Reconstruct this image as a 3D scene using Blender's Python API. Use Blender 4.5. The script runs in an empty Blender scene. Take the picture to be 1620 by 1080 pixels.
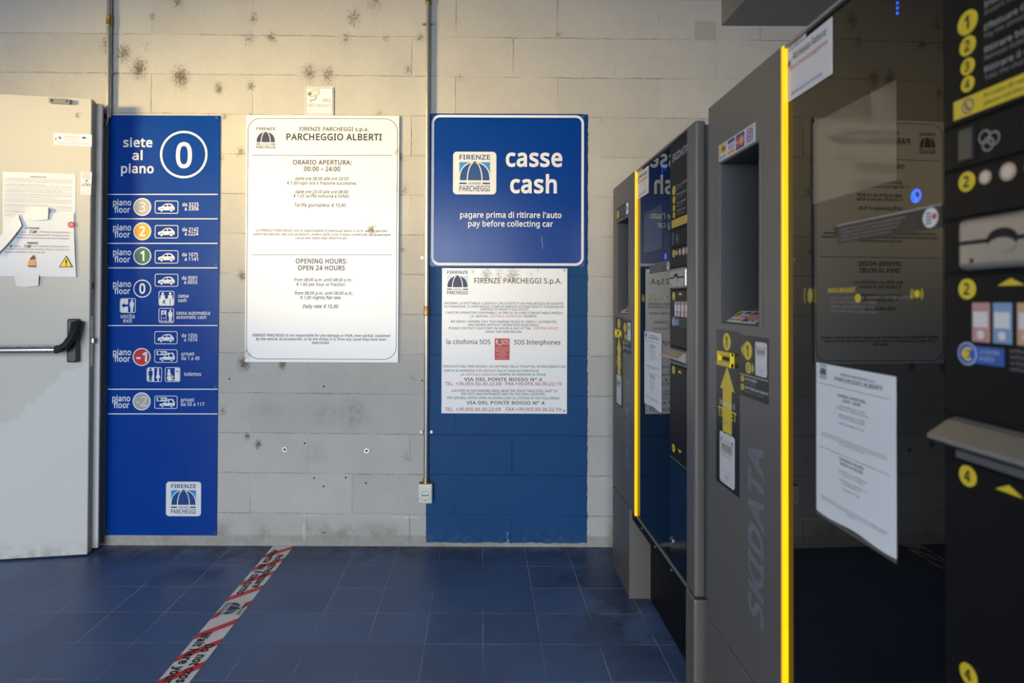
import bpy, bmesh, math, random
from mathutils import Vector, Matrix
from mathutils.geometry import delaunay_2d_cdt

random.seed(7)
SC = bpy.context.scene
COL = SC.collection
R90 = math.pi / 2

# ------------------------------------------------------------------ camera
FPX, PITCH, ROLL = 940.0, 0.009, 0.004
SHX, SHY = 48 / 1620, -73 / 1620
CAM = Vector((0, 0, 1.2))
YW = 2.911                                   # depth of the block wall
XF = 0.60                                    # front plane of the payment machines
cd = bpy.data.cameras.new('camera')
cam = bpy.data.objects.new('camera', cd)
COL.objects.link(cam)
CROT = Matrix.Rotation(R90 + PITCH, 3, 'X') @ Matrix.Rotation(ROLL, 3, 'Z')
cam.matrix_world = Matrix.Translation(CAM) @ CROT.to_4x4()
cd.sensor_fit = 'HORIZONTAL'
cd.sensor_width = 36
cd.lens = FPX / 1620 * 36
cd.shift_x, cd.shift_y = SHX, SHY
cd.clip_start = 0.02
cd.dof.use_dof = True
cd.dof.focus_distance = 2.75
cd.dof.aperture_fstop = 3.4
SC.camera = cam

# ------------------------------------------------------------------ world, lights, exposure
SC.view_settings.view_transform = 'Standard'
SC.view_settings.look = 'None'
SC.view_settings.gamma = 1
SC.view_settings.use_curve_mapping = False
SC.view_settings.exposure = 0.0
wd = bpy.data.worlds.new('world')
SC.world = wd
wd.use_nodes = True
wd.node_tree.nodes['Background'].inputs[0].default_value = (0.82, 0.91, 1.0, 1)
wd.node_tree.nodes['Background'].inputs[1].default_value = 0.13


def area(name, loc, target, sx, sy, power, color, spread=math.pi):
    l = bpy.data.lights.new(name, 'AREA')
    l.shape = 'RECTANGLE'
    l.size, l.size_y = sx, sy
    l.energy = power
    l.color = color
    l.spread = spread
    o = bpy.data.objects.new(name, l)
    COL.objects.link(o)
    o.location = loc
    o.rotation_euler = (Vector(target) - Vector(loc)).to_track_quat('-Z', 'Y').to_euler()
    return o


# daylight through the wide open entrance behind and to the left of the photographer
area('entrance_daylight', (-1.9, -4.6, 2.6), (-1.5, 2.9, 0.8), 4.6, 4.2, 720, (0.87, 0.935, 1.0))
# low warm sun bounced in through the doorway on the left
area('doorway_sunlight', (-5.0, 0.0, 2.05), (-0.85, 2.91, 1.95), 1.2, 0.4, 14.5, (1.0, 0.73, 0.29), math.radians(24))


# ------------------------------------------------------------------ pixel to place helpers
def ray(px, py):
    return CROT @ Vector(((px - 810 + SHX * 1620) / FPX, (540 + SHY * 1620 - py) / FPX, -1))


def W(px, py, y=YW):                         # point of the block wall
    d = ray(px, py)
    t = y / d.y
    return (CAM.x + d.x * t, CAM.z + d.z * t)


# ------------------------------------------------------------------ node helper
class E:
    """socket wrapper so that shader maths reads like maths"""
    def __init__(s, nt, sock):
        s.nt, s.s = nt, sock

    def _op(s, op, *o, clamp=False):
        n = s.nt.nodes.new('ShaderNodeMath')
        n.operation = op
        n.use_clamp = clamp
        for i, x in enumerate((s,) + o):
            if isinstance(x, E):
                s.nt.links.new(x.s, n.inputs[i])
            else:
                n.inputs[i].default_value = x
        return E(s.nt, n.outputs[0])

    def __add__(s, o): return s._op('ADD', o)
    __radd__ = __add__
    def __sub__(s, o): return s._op('SUBTRACT', o)
    def __rsub__(s, o): return (s * -1) + o
    def __mul__(s, o): return s._op('MULTIPLY', o)
    __rmul__ = __mul__
    def __truediv__(s, o): return s._op('DIVIDE', o)
    def floor(s): return s._op('FLOOR')
    def frac(s): return s._op('FRACT')
    def min(s, o): return s._op('MINIMUM', o)
    def max(s, o): return s._op('MAXIMUM', o)
    def pow(s, o): return s._op('POWER', o)
    def sqrt(s): return s._op('SQRT')
    def abs(s): return s._op('ABSOLUTE')
    def mod2(s): return s._op('FLOORED_MODULO', 2.0)
    def gt(s, o): return s._op('GREATER_THAN', o)
    def lt(s, o): return s._op('LESS_THAN', o)

    def ramp(s, a, b):                       # 0 at a, 1 at b, smooth
        n = s.nt.nodes.new('ShaderNodeMapRange')
        n.interpolation_type = 'SMOOTHSTEP'
        lo, hi, t0, t1 = (a, b, 0, 1) if a < b else (b, a, 1, 0)
        s.nt.links.new(s.s, n.inputs[0])
        for i, v in zip((1, 2, 3, 4), (lo, hi, t0, t1)):
            n.inputs[i].default_value = v
        return E(s.nt, n.outputs[0])


class Tree:
    def __init__(self, name):
        self.m = bpy.data.materials.new(name)
        self.m.use_nodes = True
        self.nt = self.m.node_tree
        self.b = self.nt.nodes['Principled BSDF']
        self.pos = None

    def xyz(self, obj=False):
        if obj:
            t = self.nt.nodes.new('ShaderNodeTexCoord').outputs['Object']
        else:
            t = self.nt.nodes.new('ShaderNodeNewGeometry').outputs['Position']
        sp = self.nt.nodes.new('ShaderNodeSeparateXYZ')
        self.nt.links.new(t, sp.inputs[0])
        self.pos = t
        return [E(self.nt, o) for o in sp.outputs]

    def noise(self, scale, detail=4, rough=0.6, vec=None, stretch=None):
        n = self.nt.nodes.new('ShaderNodeTexNoise')
        n.inputs['Scale'].default_value = scale
        n.inputs['Detail'].default_value = detail
        n.inputs['Roughness'].default_value = rough
        v = vec or self.pos
        if stretch:
            mp = self.nt.nodes.new('ShaderNodeMapping')
            mp.inputs['Scale'].default_value = stretch
            self.nt.links.new(v, mp.inputs[0])
            v = mp.outputs[0]
        self.nt.links.new(v, n.inputs['Vector'])
        return E(self.nt, n.outputs[0])

    def white(self, x, y):
        c = self.nt.nodes.new('ShaderNodeCombineXYZ')
        self.nt.links.new(x.s, c.inputs[0])
        self.nt.links.new(y.s, c.inputs[1])
        n = self.nt.nodes.new('ShaderNodeTexWhiteNoise')
        self.nt.links.new(c.outputs[0], n.inputs[0])
        return E(self.nt, n.outputs[0])

    def mix(self, fac, a, b, mode='MIX'):
        n = self.nt.nodes.new('ShaderNodeMix')
        n.data_type = 'RGBA'
        n.blend_type = mode
        for sock, v in ((n.inputs[0], fac), (n.inputs[6], a), (n.inputs[7], b)):
            if isinstance(v, E):
                self.nt.links.new(v.s, sock)
            elif hasattr(v, 'links'):
                self.nt.links.new(v, sock)
            elif isinstance(v, (int, float)):
                sock.default_value = v
            else:
                sock.default_value = (*v, 1)
        return n.outputs[2]

    def grey(self, e):
        c = self.nt.nodes.new('ShaderNodeCombineColor')
        for i in range(3):
            self.nt.links.new(e.s, c.inputs[i])
        return c.outputs[0]

    def set(self, name, v):
        s = self.b.inputs[name]
        if isinstance(v, E):
            self.nt.links.new(v.s, s)
        elif hasattr(v, 'links'):
            self.nt.links.new(v, s)
        elif isinstance(v, (int, float)):
            s.default_value = v
        else:
            s.default_value = (*v, 1) if len(v) == 3 else v

    def bump(self, h, strength, dist):
        n = self.nt.nodes.new('ShaderNodeBump')
        n.inputs['Strength'].default_value = strength
        n.inputs['Distance'].default_value = dist
        self.nt.links.new(h.s, n.inputs['Height'])
        self.nt.links.new(n.outputs[0], self.b.inputs['Normal'])


def mat(name, color, rough=0.5, metal=0.0, emit=0.0, var=0.08, nscale=30, spec=0.5, coat=0.0, bump=0.0):
    t = Tree(name)
    t.xyz(True)
    n = t.noise(nscale, 3)
    lo = tuple(c * (1 - var) for c in color)
    hi = tuple(min(1, c * (1 + var)) for c in color)
    t.set('Base Color', t.mix(n, lo, hi))
    t.set('Roughness', rough + (n - 0.5) * (0.12 if rough > 0.15 else 0.0))
    t.set('Metallic', metal)
    t.set('Specular IOR Level', spec)
    if coat:
        t.set('Coat Weight', coat)
        t.set('Coat Roughness', 0.12)
    if emit:
        t.set('Emission Color', color)
        t.set('Emission Strength', emit)
    if bump:
        t.bump(t.noise(nscale * 4, 3), bump, 0.002)
    return t.m


M = {}
M['white_print'] = mat('white_print', (0.72, 0.74, 0.76), 0.4)
M['sign_blue'] = mat('sign_blue', (0.0006, 0.040, 0.265), 0.24, var=0.05, nscale=4, spec=0.28)
M['logo_sky'] = mat('logo_sky', (0.02, 0.25, 0.60), 0.35)
M['logo_blue'] = mat('logo_blue', (0.006, 0.05, 0.21), 0.35)
M['pale_cyan'] = mat('pale_cyan', (0.50, 0.72, 0.74), 0.4)
M['ink_blue'] = mat('ink_blue', (0.026, 0.024, 0.085), 0.45)
M['ink_grey'] = mat('ink_grey', (0.036, 0.034, 0.048), 0.45)
M['ink_light'] = mat('ink_light', (0.26, 0.25, 0.25), 0.5)
M['ink_red'] = mat('ink_red', (0.50, 0.035, 0.03), 0.45)
M['pale_ink'] = mat('pale_ink', (0.20, 0.17, 0.14), 0.5)
M['pale_fill'] = mat('pale_fill', (0.66, 0.60, 0.54), 0.5)
M['plate_white'] = mat('plate_white', (0.70, 0.71, 0.71), 0.35)
M['disc_grey'] = mat('disc_grey', (0.36, 0.36, 0.36), 0.4)
M['disc_orange'] = mat('disc_orange', (0.78, 0.36, 0.015), 0.4)
M['disc_green'] = mat('disc_green', (0.005, 0.13, 0.08), 0.4)
M['disc_red'] = mat('disc_red', (0.50, 0.008, 0.018), 0.4)
M['screw'] = mat('screw', (0.42, 0.44, 0.46), 0.35, 0.9)
M['screw_blue'] = mat('screw_blue', (0.05, 0.10, 0.28), 0.35, 0.2)
M['zinc'] = mat('zinc', (0.46, 0.46, 0.44), 0.38, 0.85, nscale=60, var=0.15)
M['brass'] = mat('brass', (0.36, 0.25, 0.10), 0.42, 0.8, nscale=80, var=0.25)
M['steel'] = mat('steel', (0.55, 0.56, 0.58), 0.28, 0.9)
M['black_plastic'] = mat('black_plastic', (0.012, 0.012, 0.013), 0.38)
M['rubber'] = mat('rubber', (0.010, 0.010, 0.011), 0.7)
M['white_cable'] = mat('white_cable', (0.65, 0.64, 0.60), 0.45)
M['socket_white'] = mat('socket_white', (0.66, 0.65, 0.61), 0.4)
M['dusty_brown'] = mat('dusty_brown', (0.20, 0.16, 0.11), 0.9, nscale=90, var=0.3)
M['machine_grey'] = mat('machine_grey', (0.118, 0.110, 0.100), 0.42, 0.0, nscale=400, var=0.10, bump=0.05)
M['machine_edge'] = mat('machine_edge', (0.30, 0.28, 0.25), 0.4, 0.3)
M['body_grey'] = mat('body_grey', (0.10, 0.105, 0.11), 0.5)
M['bay_grey'] = mat('bay_grey', (0.050, 0.050, 0.056), 0.5)
M['yellow'] = mat('yellow', (1.0, 0.58, 0.0), 0.35, emit=0.50, var=0.02)
M['label_yellow'] = mat('label_yellow', (0.72, 0.54, 0.020), 0.45)
M['module_black'] = mat('module_black', (0.006, 0.006, 0.0065), 0.5, nscale=200, var=0.15, spec=0.15)
M['gloss_black'] = mat('gloss_black', (0.004, 0.005, 0.007), 0.12)
M['label_black'] = mat('label_black', (0.010, 0.010, 0.012), 0.35, spec=0.3)
M['bezel'] = mat('bezel', (0.30, 0.285, 0.265), 0.35, 0.55)
M['slit'] = mat('slit', (0.004, 0.004, 0.004), 0.7)
M['blue_lamp'] = mat('blue_lamp', (0.03, 0.14, 1.0), 0.4, emit=2.2, var=0)
M['blue_dim'] = mat('blue_dim', (0.02, 0.06, 0.45), 0.4, emit=0.15, var=0)
M['paper'] = mat('paper', (0.74, 0.76, 0.80), 0.6, var=0.03, nscale=12)
M['paper_label'] = mat('paper_label', (0.72, 0.70, 0.70), 0.5, var=0.03)
M['door_paint'] = None
M['door_edge'] = mat('door_edge', (0.36, 0.35, 0.33), 0.5)
M['tape_white'] = mat('tape_white', (0.66, 0.65, 0.65), 0.45, var=0.10, nscale=25)
M['tape_red'] = mat('tape_red', (0.60, 0.035, 0.028), 0.45, var=0.10)
M['note_pink'] = mat('note_pink', (0.55, 0.28, 0.26), 0.5)
M['note_blue'] = mat('note_blue', (0.22, 0.33, 0.52), 0.5)
M['note_orange'] = mat('note_orange', (0.60, 0.36, 0.22), 0.5)
M['coin_copper'] = mat('coin_copper', (0.52, 0.36, 0.22), 0.4)
M['card_navy'] = mat('card_navy', (0.03, 0.05, 0.22), 0.4)
M['card_gold'] = mat('card_gold', (0.72, 0.46, 0.08), 0.4)
M['card_orange'] = mat('card_orange', (0.80, 0.30, 0.03), 0.4)
M['card_red'] = mat('card_red', (0.60, 0.03, 0.03), 0.4)
M['card_sky'] = mat('card_sky', (0.35, 0.48, 0.66), 0.4)
M['euro_blue'] = mat('euro_blue', (0.02, 0.10, 0.42), 0.4)
M['tape_clear'] = mat('tape_clear', (0.76, 0.75, 0.72), 0.25, var=0.04)
M['ticket_white'] = mat('ticket_white', (0.66, 0.66, 0.67), 0.4)
M['warn_yellow'] = mat('warn_yellow', (0.85, 0.62, 0.02), 0.5)
M['concrete'] = mat('concrete', (0.20, 0.20, 0.20), 0.85, nscale=6, var=0.12, bump=0.3)
M['beam_grey'] = mat('beam_grey', (0.20, 0.20, 0.205), 0.8, nscale=5, var=0.1, bump=0.2)


def glass_material():
    t = Tree('black_glass')
    t.xyz(True)
    t.set('Base Color', (0.0022, 0.0024, 0.003))
    t.set('Roughness', 0.015)
    t.set('IOR', 1.33)
    return t.m


def screen_material():
    t = Tree('dusty_screen')
    t.xyz(True)
    n = t.noise(14, 4)
    t.set('Base Color', t.mix(n, (0.050, 0.048, 0.042), (0.074, 0.070, 0.062)))
    t.set('Roughness', 0.06)
    t.set('IOR', 1.45)
    return t.m


M['black_glass'] = glass_material()
M['dusty_screen'] = screen_material()


def splat(t, X, Z, spots, speck, wall=True):
    """brown splashed dirt: specks that thin out from each spot's centre"""
    tot = None
    for (px, py, r, k) in spots:
        cx, cz = W(px, py)
        rr = r * 1.25 / 323
        d = (((X - cx) * (X - cx)) + ((Z - cz) * (Z - cz)) * 0.6).sqrt() / rr
        f = (1 - d).max(0.0) * k
        tot = f if tot is None else tot.max(f)
    return ((speck + tot * 0.26 - 0.66).ramp(0.0, 0.09) * tot.ramp(0, 0.25) + tot.pow(2.0) * 0.22).min(1.0)


def soft(X, Z, spots):
    tot = None
    for (px, py, rx, ry, k) in spots:
        cx, cz = W(px, py)
        d = (((X - cx) / (rx / 323)).pow(2.0) + ((Z - cz) / (ry / 323)).pow(2.0)).sqrt()
        f = d.ramp(1.0, 0.0) * k
        tot = f if tot is None else tot.max(f)
    return tot


def wall_material():
    t = Tree('painted_blockwork')
    X, Y, Z = t.xyz()
    P, H = 0.4985, 0.1952
    wob = t.noise(9, 3) - 0.5
    Zr = (Z + wob * 0.010 + X * 0.006 + 0.0427) / H
    row = Zr.floor()
    fz = Zr.frac()
    odd = row.mod2()
    Xr = (X + wob * 0.012 - 0.1517 + odd * 0.2817) / P
    fu = Xr.frac()
    dz = fz.min(1 - fz) * H
    dx = fu.min(1 - fu) * P
    n1 = t.noise(5, 4)
    n2 = t.noise(38, 5)
    speck = t.noise(190, 2, 0.5)
    jw = t.noise(3.1, 2)
    jz = dz.ramp(0.0042, 0.0008) * jw.ramp(0.30, 0.62)
    jx = dx.ramp(0.0042, 0.0008) * (t.noise(2.3, 2)).ramp(0.42, 0.66)
    joint = jz.max(jx)
    blk = t.white(row, Xr.floor())
    shade = 0.93 + blk * 0.09 + (n1 - 0.5) * 0.22 + (n2 - 0.5) * 0.12
    base = t.mix(1.0, (0.462, 0.450, 0.428), t.grey(shade), 'MULTIPLY')
    # pores and fine pitting
    pores = speck.ramp(0.60, 0.72) * n2.ramp(0.35, 0.6)
    base = t.mix(pores * 0.5, base, (0.16, 0.14, 0.11))
    base = t.mix(joint * n2.ramp(0.30, 0.62) * 0.62, base, (0.12, 0.11, 0.095))
    # paler plaster runs and darker rubbed patches of the paint
    smudge = soft(X, Z, [(560, 655, 36, 36, 0.85), (515, 655, 40, 30, 0.5), (420, 650, 60, 26, 0.4), (500, 715, 30, 30, 0.4),
                         (590, 735, 60, 40, 0.15)])
    base = t.mix(smudge * n2.ramp(0.3, 0.7), base, (0.26, 0.25, 0.24))
    # old square repair up right
    rx0, rz1 = W(1099, 33)
    rx1, rz0 = W(1133, 64)
    rep = X.gt(rx0) * X.lt(rx1) * Z.gt(rz0) * Z.lt(rz1)
    base = t.mix(rep * 0.30, base, (0.16, 0.155, 0.15))
    spots = [(196, 84, 16, 1), (220, 109, 18, 1.1), (286, 121, 19, 1.15), (346, 140, 10, 1.1), (397, 136, 10, 0.9), (402, 28, 12, 0.8),
             (242, 25, 9, 0.8), (282, 2, 14, 0.9), (232, 72, 9, 0.6), (394, 61, 15, 0.7), (430, 59, 12, 0.9), (560, 28, 17, 0.85),
             (548, 60, 14, 0.8), (489, 115, 16, 0.95), (519, 118, 15, 0.9), (646, 110, 10, 0.9), (610, 60, 8, 0.7), (664, 60, 10, 0.8),
             (594, 3, 22, 0.7), (722, 35, 12, 0.5), (883, 55, 9, 0.7), (728, 122, 12, 0.6), (810, 62, 8, 0.5), (168, 70, 16, 0.8),
             (381, 240, 10, 0.9), (384, 436, 11, 1.0), (386, 575, 14, 1.1), (447, 576, 10, 1.1), (408, 702, 8, 1.2), (391, 690, 7, 1.0),
             (634, 250, 10, 0.8), (637, 395, 6, 0.9), (352, 650, 9, 0.8), (640, 300, 12, 0.6), (655, 600, 10, 0.5), (350, 250, 8, 0.7),
             (1040, 90, 12, 0.4), (950, 190, 8, 0.5), (643, 725, 9, 0.7), (356, 184, 8, 0.8), (600, 180, 10, 0.7), (398, 184, 8, 0.8)]
    sp = splat(t, X, Z, spots, t.noise(330, 2, 0.6) * 0.65 + t.noise(70, 3) * 0.35)
    base = t.mix(sp * 0.85, base, (0.085, 0.058, 0.030))
    # nail holes
    holes = None
    for px, py in ((512, 611), (497, 756), (512, 769), (513, 842), (579, 764), (547, 755), (482, 701), (668, 602), (662, 790), (363, 599)):
        cx, cz = W(px, py)
        d = ((X - cx).pow(2.0) + (Z - cz).pow(2.0)).sqrt().lt(0.0042)
        holes = d if holes is None else holes.max(d)
    base = t.mix(holes, base, (0.02, 0.018, 0.015))
    # dirt of the lowest course, bare cement fillet at the floor
    low = Z.ramp(0.15, 0.055) * (t.noise(7, 5)).ramp(0.42, 0.66)
    base = t.mix(low * 0.55, base, (0.17, 0.15, 0.125))
    fil = Z.ramp(0.060, 0.045)
    base = t.mix(fil * 0.8, base, t.mix(n2, (0.20, 0.19, 0.17), (0.42, 0.40, 0.37)))
    runs = soft(X, Z, [(481, 838, 3.0, 26, 1.0), (640, 818, 40, 3.5, 0.9), (485, 815, 22, 2.5, 0.8)])
    base = t.mix(runs.ramp(0.2, 0.7) * n2.ramp(0.38, 0.58) * 0.8, base, (0.62, 0.58, 0.48))
    # the blue painted field under and around the cash signs
    bx0, bz1 = W(677, 180)
    bx1, bz0 = W(929, 859)
    e = (n2 - 0.5) * 0.014
    inside = (X + e - bx0).ramp(-0.001, 0.001) * (bx1 - X + e).ramp(-0.001, 0.001) * (bz1 - Z).ramp(-0.001, 0.001) \
        * (Z + (n2 - 0.5) * 0.022 - bz0).ramp(-0.003, 0.003)
    blue = t.mix(n1, (0.001, 0.044, 0.145), (0.002, 0.064, 0.200))
    blue = t.mix(joint * 0.35, blue, (0.002, 0.022, 0.085))
    blue = t.mix(Z.ramp(0.10, 0.03) * n2.ramp(0.45, 0.65) * 0.3, blue, (0.10, 0.12, 0.15))
    chips = soft(X, Z, [(803, 850, 3, 16, 1)]).ramp(0.3, 0.5) * n2.ramp(0.42, 0.55)
    blue = t.mix(chips, blue, (0.5, 0.5, 0.5))
    col = t.mix(inside, base, blue)
    t.set('Base Color', col)
    t.set('Roughness', 0.82 - inside * 0.22)
    t.set('Specular IOR Level', 0.3)
    h = (1 - joint * 0.9) * 0.6 + n2 * 0.22 + speck * 0.12 - sp * 0.3 - holes
    t.bump(h, 0.55, 0.006)
    return t.m


def floor_material():
    t = Tree('blue_floor_tiles')
    X, Y, Z = t.xyz()
    T = 0.2034
    Xr = (X - 0.009 - Y * 0.0) / T
    Yr = (Y - 2.698) / T
    fx, fy = Xr.frac(), Yr.frac()
    d = (fx.min(1 - fx)).min(fy.min(1 - fy)) * T
    n1 = t.noise(3.0, 5)
    n2 = t.noise(14, 5)
    n3 = t.noise(60, 3)
    cell = t.white(Xr.floor(), Yr.floor())
    g = d.ramp(0.0020, 0.0009) * (t.noise(2.2, 3)).ramp(0.38, 0.60)
    shade = 0.80 + cell * 0.20 + (n1 - 0.5) * 0.5 + (n2 - 0.5) * 0.25
    c = t.mix(1.0, (0.066, 0.116, 0.250), t.grey(shade), 'MULTIPLY')
    # floor colour darkens towards the wall
    wallband = Y.ramp(2.62, 2.90) * n2.ramp(0.30, 0.62)
    c = t.mix(wallband * 0.7, c, (0.020, 0.022, 0.030))
    # dried puddles: pale dust and damp dark edges near the machines
    px = ((X - 0.62) / 0.42).pow(2.0) + ((Y - 2.42) / 0.55).pow(2.0)
    zone = px.sqrt().ramp(1.1, 0.3)
    c = t.mix(zone * n1.ramp(0.50, 0.40) * 0.7, c, (0.010, 0.017, 0.050))
    c = t.mix(zone * n2.ramp(0.52, 0.66) * n3.ramp(0.3, 0.6) * 0.45, c, (0.10, 0.105, 0.12))
    zone2 = (((X + 1.25) / 0.45).pow(2.0) + ((Y - 2.72) / 0.22).pow(2.0)).sqrt().ramp(1.1, 0.4)
    c = t.mix(zone2 * n1.ramp(0.52, 0.44) * 0.6, c, (0.008, 0.020, 0.085))
    c = t.mix(n3.ramp(0.74, 0.80) * 0.6, c, (0.30, 0.31, 0.33))
    c = t.mix(g * 0.85, c, (0.34, 0.32, 0.30))
    t.set('Base Color', c)
    t.set('Roughness', 0.42 + (n2 - 0.5) * 0.25 + g * 0.3)
    t.set('Specular IOR Level', 0.45)
    t.bump(1 - g + n3 * 0.03, 0.25, 0.002)
    return t.m


def door_material():
    t = Tree('worn_door_paint')
    X, Y, Z = t.xyz(True)
    n1 = t.noise(3.2, 5)
    n2 = t.noise(16, 5)
    st = t.noise(5, 4, stretch=(9, 9, 1.0))
    c = t.mix(n1, (0.47, 0.455, 0.41), (0.55, 0.54, 0.495))
    # washed, paler lower field with a slanted run edge
    edge = (Z - 0.62 - (X + 0.36) * 0.85 + (n2 - 0.5) * 0.16 + (n1 - 0.5) * 0.2)
    c = t.mix(edge.ramp(0.01, -0.01) * 0.5, c, (0.60, 0.615, 0.62))
    c = t.mix(Z.ramp(0.10, 0.0) * n2.ramp(0.42, 0.62) * 0.5, c, (0.20, 0.185, 0.16))
    c = t.mix(st.ramp(0.64, 0.75) * n2.ramp(0.4, 0.6) * 0.22, c, (0.22, 0.21, 0.19))
    hole = (((X + 0.058) / 0.022).pow(2.0) + ((Z - 2.06) / 0.022).pow(2.0)).sqrt()
    c = t.mix(hole.ramp(1.0, 0.2) * t.noise(120, 3).ramp(0.45, 0.6), c, (0.10, 0.08, 0.06))
    t.set('Base Color', c)
    t.set('Roughness', 0.40 + n2 * 0.15)
    t.bump(n2, 0.06, 0.002)
    return t.m


def sign_white_material(name, spots, spotk=1.0):
    t = Tree(name)
    X, Y, Z = t.xyz()
    n = t.noise(6, 4)
    n2 = t.noise(38, 5)
    c = t.mix(n, (0.82, 0.82, 0.825), (0.86, 0.86, 0.865))
    sp = splat(t, X, Z, spots, t.noise(330, 2, 0.6) * 0.65 + t.noise(70, 3) * 0.35)
    c = t.mix(sp * spotk, c, (0.22, 0.17, 0.11))
    t.set('Base Color', c)
    t.set('Roughness', 0.30)
    t.set('Specular IOR Level', 0.5)
    return t.m


M['wall'] = wall_material()
M['floor'] = floor_material()
M['door_paint'] = door_material()
M['hours_white'] = sign_white_material('hours_white', [(588, 363, 11, 1.15), (389, 562, 14, 0.8), (628, 240, 8, 0.8), (629, 300, 7, 0.7)])
M['info_white'] = sign_white_material('info_white', [(770, 434, 12, 1.2), (811, 435, 14, 1.25), (790, 433, 12, 0.9), (748, 430, 5, 1.0), (851, 428, 6, 0.7), (840, 434, 8, 0.7)], 0.6)


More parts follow.
